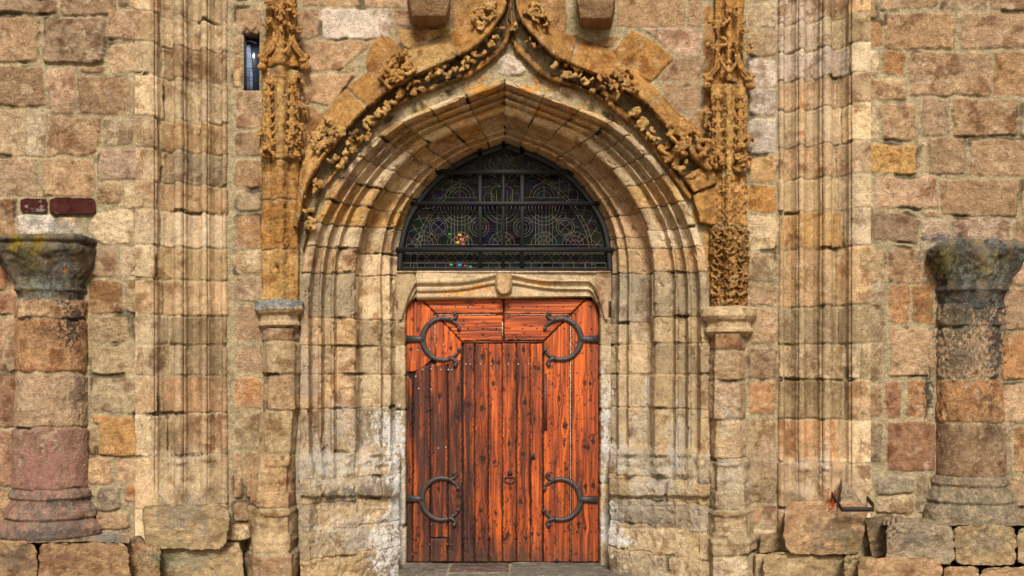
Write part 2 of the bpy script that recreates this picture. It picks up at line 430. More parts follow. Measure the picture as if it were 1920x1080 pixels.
RW = [R_(1600,-20,1647,36,'t'), R_(1650,-30,1684,19,'n'), R_(1688,-26,1759,17,'n'), R_(1762,-30,1851,20,'t'), R_(1856,-30,1950,21,'t'),
 R_(1631,38,1655,87,'o'), R_(1600,38,1628,88,'t'), R_(1659,25,1791,93,'n',h=2), R_(1799,25,1950,94,'n'), R_(1653,96,1698,141,'o'), R_(1703,98,1856,181,'n',h=2), R_(1861,97,1950,181,'b'),
 R_(1600,92,1649,142,'l'), R_(1627,147,1697,189,'t'), R_(1600,147,1624,200,'t'), R_(1650,194,1716,266,'n'), R_(1600,200,1647,266,'l'), R_(1728,185,1778,256,'n'), R_(1783,187,1908,257,'n'), R_(1913,186,1950,258,'p'),
 R_(1627,270,1720,327,'y'), R_(1600,270,1624,330,'l'), R_(1723,262,1736,325,'l'), R_(1740,260,1811,329,'n'), R_(1816,260,1950,331,'n'),
 R_(1640,333,1757,391,'p'), R_(1600,333,1636,391,'l'), R_(1762,338,1909,406,'b',h=1), R_(1914,340,1950,406,'n'),
 poly([(1630,397),(1700,399),(1723,412),(1720,458),(1690,458),(1632,452)],'b'), R_(1600,396,1626,462,'b'), R_(1731,396,1762,408,'n'), R_(1726,412,1780,452,'p'), R_(1784,410,1891,455,'p'), R_(1896,413,1950,462,'b'),
 R_(1666,465,1745,531,'n'), R_(1600,466,1648,530,'t'), R_(1651,466,1663,530,'t'), R_(1746,470,1890,560,'n'), R_(1892,468,1950,536,'p'),
 R_(1665,534,1706,610,'o'), R_(1709,534,1750,608,'o'), R_(1600,534,1660,575,'e'), R_(1600,578,1656,643,'e'), R_(1665,614,1756,705,'n'), R_(1600,647,1650,712,'e'),
 R_(1760,560,1874,1000,'n'), R_(1880,541,1950,622,'n'), R_(1878,626,1950,714,'o'), R_(1659,714,1691,785,'r'), R_(1699,712,1738,783,'o'), R_(1600,716,1652,785,'b'),
 R_(1663,791,1754,884,'r',h=2), poly([(1632,792),(1656,792),(1654,872),(1624,866),(1618,850)],'e'), R_(1600,789,1624,862,'e'), R_(1877,720,1950,793,'n'), R_(1878,798,1897,888,'e'), R_(1901,800,1950,888,'n'),
 R_(1640,892,1712,927,'g',h=4), R_(1640,930,1712,964,'e',h=5), R_(1600,880,1636,960,'l'), R_(1716,893,1742,962,'g'), R_(1888,896,1950,950,'n'), R_(1888,952,1950,985,'n'),
 R_(1600,968,1950,982,'e'), R_(1600,985,1950,1100,'b')]
rg = random.Random(8)
RW += fill(1954, 2480, -260, 1100, rg) + fill(1600, 1954, -260, -32, rg)
PW = []
for y0, y1, c in [(-60,2,'p'),(12,65,'n'),(170,241,'n'),(244,295,'n'),(298,355,'b'),(357,399,'e'),(402,468,'o'),(468,515,'l'),(518,567,'n'),(572,643,'n'),(649,701,'n'),(705,768,'o'),(772,845,'e')]:
    PW.append(R_(441, y0 + 2, 491, y1 - 1, c, soft=3.2))
PW += [R_(437,70,455,102,'t'), R_(437,104,455,168,'t'), R_(489,68,500,168,'y'),
 R_(436,848,456,936,'n'), R_(460,848,482,936,'n'), R_(436,940,470,980,'n'), R_(436,984,500,1100,'l')]
for y0, y1, c in [(-60,2,'p'),(5,55,'l'),(59,109,'t'),(111,163,'q'),(165,218,'q'),(220,290,'w'),(291,344,'y'),(346,401,'a'),(403,469,'l'),(471,530,'e'),(533,575,'n'),(578,645,'n'),(650,712,'b'),(715,778,'o'),(783,858,'e'),(861,944,'e')]:
    PW.append(R_(1402, y0 + 1, 1456, y1 - 1, c, soft=3.2))
PW += [R_(1402,948,1425,985,'n'), R_(1428,946,1456,988,'n'), R_(1402,992,1456,1100,'l')]
PW += [R_(565,-50,676,13,'t'), R_(682,-50,764,15,'p'), R_(601,17,733,76,'q',h=1), R_(736,18,772,50,'n'), R_(500,17,598,72,'n'),
 poly([(500,77),(708,77),(660,120),(643,134),(500,134)],'n'), poly([(500,138),(672,138),(618,201),(600,198),(500,190)],'n'), poly([(648,133),(664,122),(672,134)],'a'),
 poly([(742,53),(845,51),(846,64),(762,94),(754,88)],'y'), poly([(500,193),(582,198),(612,214),(590,260),(560,330),(500,330)],'a'), R_(500,333,560,600,'e'),
 poly([(685,105),(715,60),(752,82),(765,110),(720,170),(690,150)],'a',h=4), poly([(560,340),(600,300),(580,380),(560,420)],'a'),
 poly([(848,-30),(900,-30),(900,30),(865,70),(848,62)],'a',h=2), poly([(848,62),(885,30),(880,60),(856,80)],'y'),
 poly([(996,-30),(1062,-30),(1062,60),(1040,95),(1010,60)],'a',h=2), poly([(1066,56),(1142,66),(1174,56),(1150,88),(1135,92),(1066,66)],'o'),
 R_(1156,-50,1284,51,'n'), R_(1288,-50,1316,51,'n'), R_(1156,-50,1220,3,'t'), poly([(1202,53),(1315,55),(1314,105),(1268,106)],'p'), poly([(1262,108),(1315,108),(1313,154),(1236,152),(1245,122)],'n'),
 poly([(1232,156),(1312,157),(1310,204),(1278,215),(1262,206),(1244,180)],'n'), poly([(1186,54),(1264,107),(1222,158),(1162,128),(1150,95)],'a',h=5, soft=1.5),
 poly([(1318,12),(1345,12),(1345,205),(1318,205)],'a'), poly([(1314,205),(1345,205),(1345,290),(1280,225)],'a'),
 # packing between hood and arch: small rubble in mortar
 poly([(934,108),(948,99),(968,104),(988,124),(987,148),(975,153),(952,145),(932,148),(930,128)],'w',h=2,soft=3),
 poly([(890,147),(915,138),(922,150),(895,160)],'o'), poly([(868,152),(880,150),(882,166),(866,168)],'n'), poly([(815,178),(860,162),(862,170),(822,184)],'g'),
 poly([(998,141),(1018,140),(1020,160),(1002,158)],'o'), poly([(1027,153),(1047,156),(1042,172),(1024,166)],'n'), poly([(1047,158),(1086,172),(1080,190),(1046,172)],'n'),
 poly([(1090,188),(1112,190),(1100,203)],'o'), poly([(1138,212),(1150,216),(1150,231),(1140,228)],'a'), poly([(1156,224),(1168,232),(1162,241),(1154,236)],'a'),
 poly([(1174,240),(1190,252),(1196,268),(1180,256)],'a'), poly([(796,184),(806,182),(806,190),(796,191)],'n'), poly([(720,222),(742,212),(738,222),(722,230)],'g')]
for i in range(9):
    PW.append(poly([(1110+i*4,196+i*2),(1113+i*4,198+i*2),(1111+i*4,206+i*2),(1108+i*4,203+i*2)],'a'))
PW += [poly([(1200,270),(1230,300),(1262,345),(1290,395),(1272,380),(1240,330)],'g'), R_(1322,300,1345,330,'n'), R_(1302,333,1345,360,'a'), R_(1300,362,1345,425,'a'),
       R_(1318,430,1345,575,'y'), poly([(600,400),(640,330),(700,262),(690,262),(630,325),(595,395)],'m')]
rg = random.Random(11)
PW += fill(436, 1460, -260, -62, rg)
CL_L = [35, 91, 150, 228, 286, 345, 398, 464, 526, 592, 647, 704, 775, 853]
CL_R = [38, 92, 147, 203, 272, 333, 396, 466, 575, 645, 712, 786, 866]

G = 1.75
# ------------------------------------------------------------------ setting: ground
def build_ground():
    xs = axis((-5200, -200, 120), (-200, 2100, 12), (2100, 7100, 120))     # px at plane d=0
    ds = np.concatenate([np.linspace(-40, -8, 20), np.linspace(-7.8, -1, 60), np.linspace(-.98, 1.5, 160)])
    X, Dp = np.meshgrid(PX(xs), ds)
    u = X / S; v = Dp / S
    n = fbm(u, v, 60, 5, 3)
    # random slabs
    bl = []; r = random.Random(3); y = -1700.0
    while y < 330:
        h = r.uniform(60, 110); x = -500.0 + r.uniform(-60, 0)
        while x < 500:
            ww = r.uniform(90, 190); bl.append(rect(x + 2, y + 2, x + ww - 2, y + h - 2, r.choice('gegbe'))); x += ww
        y += h
    E, I = eval_blocks(u, v, bl, 3, 3, 1)
    ins = sst(-1, 6, E)
    Zz = (ins * 2.0 + n * 1.2 + fbm(u, v, 12, 4, 9) * .5) * S - .045
    pc = np.array([PAL[b['c']] for b in bl] + [PAL['g']])
    c = pc[I] * (1.15 + .25 * n[..., None]) * (0.75 + .25 * ins[..., None])
    P = np.stack([X, Dp, Zz], -1).reshape(-1, 3)
    nv, nu = X.shape; idx = np.arange(nv * nu).reshape(nv, nu)
    q = np.stack([idx[:-1, :-1], idx[:-1, 1:], idx[1:, 1:], idx[1:, :-1]], -1).reshape(-1, 4)
    o = new_mesh('ground', P, q, M_STONE, None, c); o['kind'] = 'structure'
build_ground()

# ------------------------------------------------------------------ outer walls
def wall_side(name, label, x0, x1, xa, blocks, seed, px_in, px_out):
    t = empty(name, label, 'wall', P3((x0 + x1) / 2, 1085, -.3))
    d = -.30; k = D / (D + d)
    xs = axis(*(((x0, px_out, 9), (px_out, x1, G)) if px_out < x1 and px_in > px_out else ((x0, px_out, G), (px_out, x1, 9))))
    ys = axis((-260, -14, 7), (-14, 1096, G))
    px, py = grid(xs, ys)
    dd = np.full(px.shape, d)
    sheet('masonry', px, py, dd, M_STONE, t, blocks=blocks, seed=seed, relief=3.2, rough=.95, fade=3.8, mdepth=.5, warp=2.5, softc=2.8, rscale=1.5)
    return t
WL = wall_side('ashlar_wall', 'rough tan ashlar wall at the left with two red bricks above a mossy column capital', -560, 270, 0, LW, 21, 270, -24)
WR = wall_side('ashlar_wall', 'rough pinkish tan ashlar wall at the right behind the black lichened column capital', 1612, 2480, 0, RW, 22, 1612, 1944)

def blockstone(name, x0, y0, x1, y1, d0, d1, col, mat, parent, seed=0, taper=0.0, step=3.0, rnd=6.0, rough=1.0, bot=0.0, skew=0.0):
    """a free-standing rounded stone: front face with rounded sides; photo pixels"""
    n = 40
    us = np.linspace(-1, 1, 46); vs = np.linspace(-1, 1, 46)
    U, V = np.meshgrid(us, vs)
    f = lambda t: np.sign(t) * np.minimum(1, np.abs(t) * 1.35)
    wx = f(U); wy = f(V)
    ex = np.clip((np.abs(U) - .74) / .26, 0, 1); ey = np.clip((np.abs(V) - .74) / .26, 0, 1)
    e = np.maximum(ex, ey)
    prof = np.sqrt(np.clip(1 - np.clip(e * 1.0, 0, 1) ** 3, 0, 1))
    rr = 1 - .10 * (1 - prof) * 0
    cx, cy = (x0 + x1) / 2, (y0 + y1) / 2; hw, hh = (x1 - x0) / 2, (y1 - y0) / 2
    shr = 1 - .05 * (1 - e) * 0
    tp = 1 - taper * (V + 1) / 2
    px = cx + hw * wx * tp + skew * V; py = cy + hh * wy
    # squircle corners
    q = np.clip(np.abs(wx) ** 6 * np.abs(wy) ** 6, 0, 1)
    px = px - hw * wx * q * .10; py = py - hh * wy * q * .10
    d = d0 + (d1 - d0) * (1 - prof) 
    dd = np.where(e >= .999, d1, d)
    o = sheet(name, px, py, dd, mat, parent, base=col, seed=seed, rough=rough, rscale=1.2)
    return o

# red bricks in the left wall
blockstone('red_brick', 38, 373, 87, 397, -.335, -.27, 'R', M_STONE, WL, 31, rough=.8)['label'] = 'small dark red brick set in the wall, left of two'
blockstone('red_brick', 93, 371, 178, 401, -.345, -.27, 'R', M_STONE, WL, 32, rough=.8)['label'] = 'long dark red brick set in the wall, right of two'

# ------------------------------------------------------------------ clustered shafts
PROF = [(1456,.10),(1459,.07),(1461,-.02),(1467,-.05),(1468.5,.04),(1471,.065),(1476,.05),(1484,.02),(1491,-.03),(1496,-.08),(1497.5,-.06),(1499,-.11),(1503,-.122),(1507,-.11),(1508.5,-.01),(1511,.005),(1516,-.015),(1525,-.04),(1534,-.09),
 (1540,-.16),(1541.5,-.13),(1544,-.185),(1548,-.208),(1554,-.208),(1558,-.19),(1559.5,-.08),(1562,-.07),(1568,-.095),(1577,-.13),(1587,-.19),(1594,-.265),(1595.5,-.24),(1598,-.29),(1606,-.31),(1618,-.318),(1632,-.318)]
def cluster(side, label, joints, cols, seed):
    t = empty('clustered_pier', label, 'stone pier', P3(1545 if side > 0 else 341, 1085, -.1))
    pr, s = resample(PROF, step=1.15)
    prx = pr[:, 0] if side > 0 else 1886 - pr[:, 0]
    ys = axis((-260, -14, 7), (-14, 1040, G))
    px, py = grid(prx, ys)
    dprof = np.broadcast_to(pr[:, 1], px.shape).copy()
    lo = 846 if side < 0 else 858
    # below the shafts the moulding dies into a worn sloping base
    a = (px - 943) * side
    pl = np.interp(a, [513, 520, 560, 620, 668, 690], [.02, -.05, -.17, -.29, -.34, -.32])
    wgt = sst(lo - 3, lo + 22, py) * (.5 + .4 * sst(lo + 30, lo + 85, py))
    dprof = dprof * (1 - wgt) + pl * wgt
    # small bell bases left standing on it
    for kx, ky in (((392, lo + 18), (336, lo + 22)) if side < 0 else ((1475, lo + 14), (1508, lo + 24), (1550, lo + 20))):
        for (dy, ww, hh, am) in ((-4, 10, 5, .04), (14, 8, 12, .02), (44, 17, 18, .05)):
            dprof -= am * np.exp(-((px - kx) / ww) ** 2 - ((py - ky - dy) / hh) ** 2)
    dprof[:, :3] = np.broadcast_to(pr[:3, 1], (px.shape[0], 3))
    U = np.broadcast_to(s + 1000, px.shape).copy()
    smax = s[-1]
    bl = []; r = random.Random(seed)
    js = [-260, -200, -140, -80, -20] + joints + [948 if side < 0 else 955, 1045]
    for i in range(len(js) - 1):
        cut = r.uniform(.62, .80) * smax
        c = cols[i % len(cols)]
        bl.append(rect(990, js[i] + .8, 1000 + cut - .8, js[i + 1] - .8, c, soft=1.6))
        bl.append(rect(1000 + cut + .8, js[i] + .8, 1012 + smax, js[i + 1] - .8, 'tltlltel'[(i + (side > 0)) % 8], soft=1.6))
    sheet('shafts', px, py, dprof, M_SMOOTH, t, blocks=bl, U=U, V=py, dref=-.12, seed=seed, relief=1.3, rough=.36, fade=2.4, mdepth=1.0, warp=.9, bvar=.4, jit=.8, rscale=1.2)
    return t
CLL = cluster(-1, 'clustered moulded shafts left of the portal beside the slit window', CL_L, 'ltltlltltetleteenneeteee', 41)
CLR = cluster(1, 'clustered moulded shafts right of the portal, pale at the top, rusty bracket at the foot', CL_R, 'lqlltlqtltlytelentneeene', 42)

# ------------------------------------------------------------------ portal curves
OUTL = [(565,1108),(565,850),(565,600),(567,540),(576,470),(600,400),(640,333),(690,275),(745,230),(800,206),(867,180),(948,150)]
INNL = [(748,1075),(748,837),(748,607),(746,537),(747,480),(757,425),(780,380),(812,340),(850,310),(885,291),(915,281),(948,269)]
def portal_path():
    o, _ = resample([a + b for a, b in zip(OUTL, INNL)], step=1.35, smooth=True)
    m = o[::-1][1:].copy(); m[:, 0] = 1893 - m[:, 0] + (0); m[:, 2] = 1893 - m[:, 2]
    full = np.concatenate([o, m]); full[len(o) - 1, [0, 2]] = 947
    return full, len(o)
PATH, NH = portal_path()

# ------------------------------------------------------------------ portal wall (between the clustered piers)
def inside_poly(px, py, pts):
    r = np.zeros(px.shape, bool); n = len(pts)
    for i in range(n):
        x0, y0 = pts[i]; x1, y1 = pts[(i + 1) % n]
        if y0 == y1: continue
        c = ((y0 > py) != (y1 > py)) & (px < (x1 - x0) * (py - y0) / (y1 - y0) + x0)
        r ^= c
    return r
def build_portal_wall():
    t = empty('portal_wall', 'dressed stone wall over and beside the arched portal, between the two clustered piers', 'wall', P3(947, 1085, 0))
    xs = axis((422, 1470, G)); ys = axis((-260, -14, 7), (-14, 1096, G))
    px, py = grid(xs, ys)
    hole = [(a + (6 if a < 947 else -6), b + 5) for a, b in PATH[::8, :2]]
    keep = ~inside_poly(px, py, hole)
    keep &= ~((px > 458) & (px < 486) & (py > 66) & (py < 169))
    d = np.zeros(px.shape)
    # the arch field round the hood sits on flush mortar
    def extra(U, V, px, py, E, I, c):
        dh = np.zeros(px.shape)
        # pointed relief over the slit window
        z = (px - 471) / 16
        m = (py > 44) & (py < 66) & (px > 446) & (px < 497)
        tri = 50 + 12 * np.abs(np.abs(z) - .5) * 2
        dh = dh - np.where(m & (py > tri), 5.0, 0) * sst(0, 3, py - tri)
        return dh, None
    sheet('masonry', px, py, d, M_STONE, t, blocks=PW, seed=23, relief=2.4, rough=.75, fade=3.5, mdepth=.4, keep=keep, extra=extra, warp=2.2, jit=1.0)
    return t
PWALL = build_portal_wall()

# slit window: reveal, dark glass, scrolled iron
class MB:
    def __init__(s): s.v = []; s.q = []
    def add(s, v, q):
        o = sum(len(a) for a in s.v); s.v.append(np.asarray(v, float)); s.q.append(np.asarray(q) + o)
    def box(s, x0, y0, z0, x1, y1, z1):
        v = [(x0,y0,z0),(x1,y0,z0),(x1,y1,z0),(x0,y1,z0),(x0,y0,z1),(x1,y0,z1),(x1,y1,z1),(x0,y1,z1)]
        s.add(v, [(0,3,2,1),(4,5,6,7),(0,1,5,4),(1,2,6,5),(2,3,7,6),(3,0,4,7)])
    def pbox(s, px0, py0, px1, py1, d0, d1):
        """box whose front face covers these photo pixels at depth d0"""
        s.box(float(PX(px0, d0)), d0, float(PZ(py1, d0)), float(PX(px1, d0)), d1, float(PZ(py0, d0)))
    def tube(s, pts, r, k=8, caps=True):
        p = np.array(pts, float); n = len(p)
        r = np.broadcast_to(np.asarray(r, float), (n,))
        tg = np.gradient(p, axis=0); tg /= np.linalg.norm(tg, axis=1, keepdims=True) + 1e-12
        up = np.array([0, 1, 0.0]);
        if abs(tg[0] @ up) > .9: up = np.array([1.0, 0, 0])
        V = []
        for i in range(n):
            a = np.cross(tg[i], up); a /= np.linalg.norm(a) + 1e-9; b = np.cross(a, tg[i]); up = b
            for j in range(k):
                th = 2 * math.pi * j / k
                V.append(p[i] + r[i] * (math.cos(th) * a + math.sin(th) * b))
        q = [(i * k + j, i * k + (j + 1) % k, (i + 1) * k + (j + 1) % k, (i + 1) * k + j) for i in range(n - 1) for j in range(k)]
        V.append(p[0]); V.append(p[-1])
        for j in range(k):
            q.append((n * k, (j + 1) % k, j, n * k)); q.append((n * k + 1, (n - 1) * k + j, (n - 1) * k + (j + 1) % k, n * k + 1))
        s.add(V, q)
    def ball(s, c, r, sx=1, sy=1, sz=1, k=8):
        V = []; q = []
        for i in range(k // 2 + 1 + 2):
            ph = math.pi * i / (k // 2 + 2)
            for j in range(k):
                th = 2 * math.pi * j / k
                V.append((c[0] + r * sx * math.sin(ph) * math.cos(th), c[1] + r * sy * math.sin(ph) * math.sin(th), c[2] + r * sz * math.cos(ph)))
        m = k // 2 + 3
        for i in range(m - 1):
            for j in range(k): q.append((i * k + j, i * k + (j + 1) % k, (i + 1) * k + (j + 1) % k, (i + 1) * k + j))
        s.add(V, q)
    def strip(s, pts, wd, y0, y1):
        """flat bar in the x-z plane following pts (x,z) with widths wd, from y0 (front) to y1 (back), front edge chamfered"""
        p = np.array(pts, float); n = len(p); wd = np.broadcast_to(np.asarray(wd, float), (n,))
        tg = np.gradient(p, axis=0); tg /= np.linalg.norm(tg, axis=1, keepdims=True) + 1e-12
        nr = np.stack([-tg[:, 1], tg[:, 0]], -1)
        V = []
        ch = .2
        for i in range(n):
            for a, y in ((1, y1), (1, y0 + (y1 - y0) * .35), (1 - ch * 1.6, y0), (-1 + ch * 1.6, y0), (-1, y0 + (y1 - y0) * .35), (-1, y1)):
                q_ = p[i] + nr[i] * wd[i] / 2 * a; V.append((q_[0], y, q_[1]))
        q = [(i * 6 + j, i * 6 + (j + 1) % 6, (i + 1) * 6 + (j + 1) % 6, (i + 1) * 6 + j) for i in range(n - 1) for j in range(6)]
        for b in (0, (n - 1) * 6):
            q += [(b, b + 1, b + 2, b + 5), (b + 2, b + 3, b + 4, b + 5)]
        s.add(V, q)
    def build(s, name, mat, parent=None, smooth=False):
        V = np.concatenate(s.v); Q = np.concatenate(s.q)
        tri = [tuple(dict.fromkeys(f.tolist())) for f in Q] if (Q[:, 3] == Q[:, 0]).any() else None
        if tri is None:
            o = new_mesh(name, V, Q, mat, parent, None, smooth)
        else:
            me = bpy.data.meshes.new(name); me.from_pydata(V.tolist(), [], tri)
            o = bpy.data.objects.new(name, me); COL.objects.link(o); me.materials.append(mat)
            if smooth: me.polygons.foreach_set('use_smooth', np.ones(len(me.polygons), bool))
            if parent is not None: o.parent = parent; o.matrix_parent_inverse = parent.matrix_world.inverted()
        me = o.data
        import bmesh
        bm = bmesh.new(); bm.from_mesh(me); bmesh.ops.recalc_face_normals(bm, faces=bm.faces); bm.to_mesh(me); bm.free()
        return o
# dark room wall seen through the slit window
def build_slit():
    t = empty('slit_window', 'narrow slit window with a blue grey pane and scrolled iron, left of the portal', 'window', P3(472, 170, .1))
    m = MB()
    for x0, x1 in ((452, 457.5), (487, 493)): m.pbox(x0, 58, x1, 178, .012, .42)
    m.pbox(452, 52, 493, 66, .012, .42); m.pbox(452, 169.5, 493, 178, .012, .42)
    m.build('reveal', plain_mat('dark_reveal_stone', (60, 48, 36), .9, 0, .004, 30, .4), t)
    gm, nt, b = mat_new('slit_glass'); b.inputs['Base Color'].default_value = (.025, .035, .055, 1); b.inputs['Roughness'].default_value = .12
    g = MB(); g.pbox(450, 56, 494, 180, .115, .125); g.build('pane', gm, t)
    c = MB()
    cm = plain_mat('pale_curtain', (112, 130, 158), .8, 0, 0, 12, .3)
    pts = [(float(PX(x, .10)), float(PZ(y, .10))) for x, y in ((464, 84), (465, 110), (466, 140), (466, 168))]
    c.strip(pts, [.05, .07, .075, .085], .100, .110)
    pts = [(float(PX(x, .10)), float(PZ(y, .10))) for x, y in ((459, 78), (471, 77.5), (482, 82))]
    c.strip(pts, .012, .094, .099)
    c.build('curtain', cm, t)
    s = MB()
    sc = lambda x, y: P3(x, y, .08)
    sp = [sc(463 + (1 + a * 1.05) * math.cos(a * 1.6), 137 + (1 + a * 1.05) * math.sin(a * 1.6)) for a in np.linspace(0, 6, 30)]
    s.tube(sp, .003, 5)
    for x in (457, 462, 467): s.tube([sc(x, 146), sc(x, 170)], .0025, 5)
    s.tube([sc(455, 128), sc(475, 128)], .003, 5); s.tube([sc(455, 146), sc(475, 146)], .003, 5)
    s.tube([sc(461, 84), sc(461, 128)], .0022, 5)
    s.build('scrolled_grille', M_BLACKIRON, t)
build_slit()

# ------------------------------------------------------------------ portal arch
DP = .80
APROF = [(-.012,.10),(-.01,-.004),(.0,-.03),(.045,-.034),(.085,-.028),(.092,.05),(.10,.10),(.13,.118),(.165,.112),(.19,.085),(.20,.08),(.206,.15),(.215,.20),(.25,.215),(.29,.205),(.315,.17),(.325,.165),(.331,.225),(.345,.262),
 (.37,.258),(.41,.246),(.46,.246),(.51,.256),(.545,.275),(.556,.30),(.562,.40),(.572,.475),(.60,.515),(.66,.535),(.73,.54),(.785,.53),(.80,.515),(.815,.515),(.822,.58),(.835,.605),(.87,.60),(.90,.592),(.922,.595),(.93,.68),(.942,.725),(.97,.75),(.985,.76),(1.0,.775),(1.0,.84)]
def arc_len(P):
    return np.concatenate([[0], np.cumsum(np.hypot(*np.diff(P[:, :2], axis=0).T))])
def build_portal():
    t = empty('arched_portal', 'deep moulded stone portal arch with splayed jambs round the red door', 'portal', P3(947, 1090, .1))
    al = arc_len(PATH)
    pr = np.array(APROF)
    # resample the profile by real length (lateral ~ 1.0 m wide)
    q, s = resample([(a * 200, d / S * .9) for a, d in APROF], step=1.25)
    A = q[:, 0] / 200; Dd = q[:, 1] * S / .9
    def surf(i0, i1, a0, a1, name, blocks, seed, mort='m', **k):
        am = (A >= a0 - 1e-6) & (A <= a1 + 1e-6)
        a = A[am]; dp = Dd[am]; su = s[am]
        path = PATH[i0:i1]
        o = path[:, :2]; n = path[:, 2:]
        OX = PX(o[:, 0], 0); OZ = PZ(o[:, 1], 0); IX = PX(n[:, 0], DP); IZ = PZ(n[:, 1], DP)
        X = OX[:, None] * (1 - a) + IX[:, None] * a; Z = OZ[:, None] * (1 - a) + IZ[:, None] * a
        d = np.broadcast_to(dp, X.shape).copy()
        # back to apparent pixels
        px = 960 + X / S * D / (D + d); py = HY - (Z - ZC) / S * D / (D + d)
        U = np.broadcast_to(su, X.shape).copy(); V = np.broadcast_to(al[i0:i1][:, None], X.shape).copy()
        return px, py, d, U, V
    def at_y(y):      # arc position of a jamb joint on the left
        return 1108 - y
    tot = al[-1]
    arch_pts = [(576,462),(592,418),(612,376),(640,334),(673,295),(711,258),(748,229),(800,196),(868,169)]
    j = []
    for x, y in arch_pts:
        k = np.argmin(np.hypot(PATH[:NH, 0] - x, PATH[:NH, 1] - y)); j.append(al[k])
    jl = [at_y(y) for y in (852, 768, 702, 648, 595, 513)] + j
    jr = [tot - v for v in jl]; jr = [v + (random.Random(int(v)).uniform(-9, 9) if 430 < v < tot - 430 else 0) for v in jr]
    joints = [-10] + sorted(jl) + [al[NH - 1]] + sorted(jr) + [tot + 10]
    smax = s[-1]; sa = s[np.searchsorted(A, .558)]; sb = s[np.searchsorted(A, .325)]
    r = random.Random(77)
    def mk(rows, s0, s1, cols_low, cols_hi, g=.8):
        b = []
        for i in range(len(rows) - 1):
            mid = (rows[i] + rows[i + 1]) / 2; hi = 560 < mid < tot - 560
            b.append(rect(s0, rows[i] + g, s1, rows[i + 1] - g, r.choice(cols_hi if hi else cols_low), soft=1.3))
        return b
    outer = mk(joints, -20, sa - .5, 'etegel', 'lltlyl')
    inj = [v + r.uniform(-10, 10) if 500 < v < tot - 500 and abs(v - al[NH - 1]) > 40 else v for v in joints]
    inner = mk(inj, sa + .5, smax + 20, 'eegele', 'tyntln')
    # the lower jambs: a worn sloping plinth with lumpy stones
    def low(px, py, d, a_):
        pass
    px, py, d, U, V = surf(0, len(PATH), 0 - .02, 1.0, '', None, 0)
    # depth morph at the foot
    a2 = (px - 565) / (760 - 565); a2 = np.where(px > 947, (1893 - 565 - px) / 195.0, a2); a2 = np.clip(a2, 0, 1)
    lowm = (py > 800) & (np.abs(px - 947) > 150)
    side = np.where(px < 947, -1, 1)
    pl = np.interp(a2, [0, .08, .45, .85, .97, 1], [-.03, -.06, .15, .40, .55, .78])
    pl2 = pl - np.interp(py, [846, 850, 900, 905, 928, 932, 950, 953, 990, 995, 1092], [0, .025, .04, .12, .12, .07, .07, .125, .125, .16, .18]) * np.where(a2 > .97, .3, 1)
    edge = 848 - 12 * a2 + 5 * fbm(px, py * 0 + 3.3, 60, 2, 5)
    wgt = sst(-6, 14, py - edge) * lowm * (.72 + .23 * sst(880, 915, py))
    d = d * (1 - wgt) + pl2 * wgt
    # small worn bell bases at the foot of each roll
    for cx in (612, 655, 704, 1180, 1238, 1282):
        sd_ = 846
        for (dy, ww, hh, am) in ((4, 13, 5, .05), (22, 8, 10, .025), (42, 15, 7, .055)):
            d = d - am * np.exp(-((px - cx) / ww) ** 2 - ((py - sd_ - dy - (947 - abs(cx - 947)) * .0) / hh) ** 2) * lowm * (1.4 if cx > 947 else .8)
    U2 = np.where(py > 846, U, U)
    rowsL = [al[0] - 10, at_y(1052), at_y(1000), at_y(948), at_y(905), at_y(850)]
    lowb = []
    for sd in (0, 1):
        for i in range(5):
            y0, y1 = rowsL[i], rowsL[i + 1]
            cuts = [-20] + sorted(r.uniform(.12, .92) * smax for _ in range(2 + (i % 2))) + [smax + 20]
            for k in range(len(cuts) - 1):
                a_, b_ = (y0, y1) if sd == 0 else (tot - y1, tot - y0)
                if cuts[k + 1] - cuts[k] < 25: continue
                lowb.append(rect(cuts[k] + .8, a_ + .8, cuts[k + 1] - .8, b_ - .8, r.choice('egeg'), soft=3, h=r.uniform(-2, 3)))
    blk = [b for b in outer + inner if not (max(p[1] for p in b['p']) < at_y(845) or min(p[1] for p in b['p']) > tot - at_y(845))] + lowb
    def extra(U, V, px, py, E, I, c):
        lw = sst(835, 870, py) * (np.abs(px - 947) > 150)
        H = lw * (fbm(px, py, 45, 4, 77) * 3.2 + fbm(px, py, 13, 3, 78) * 1.8)
        # chipped arrises on the upper orders
        chip = sst(.5, .8, fbm(U, V, 22, 4, 91)) * 2.4
        jt = ((1 - sst(-.6, .9, E)) * (1 - sst(520, 640, py)) * .62)[..., None]
        return H - chip, c * (1 - jt)
    h = NH
    for nm, sl in (('moulded_stonework', slice(0, px.shape[0])),):
        sheet(nm, px[sl], py[sl], d[sl], M_SMOOTH, t, blocks=blk, U=U[sl], V=V[sl], seed=51, relief=1.0, rough=.26, fade=1.8, mdepth=1.5, mortar='e', warp=.7, jit=.4, bvar=.25, rscale=1.5, extra=extra, softc=1.2, colfn=None)
    return t
PORTAL = build_portal()

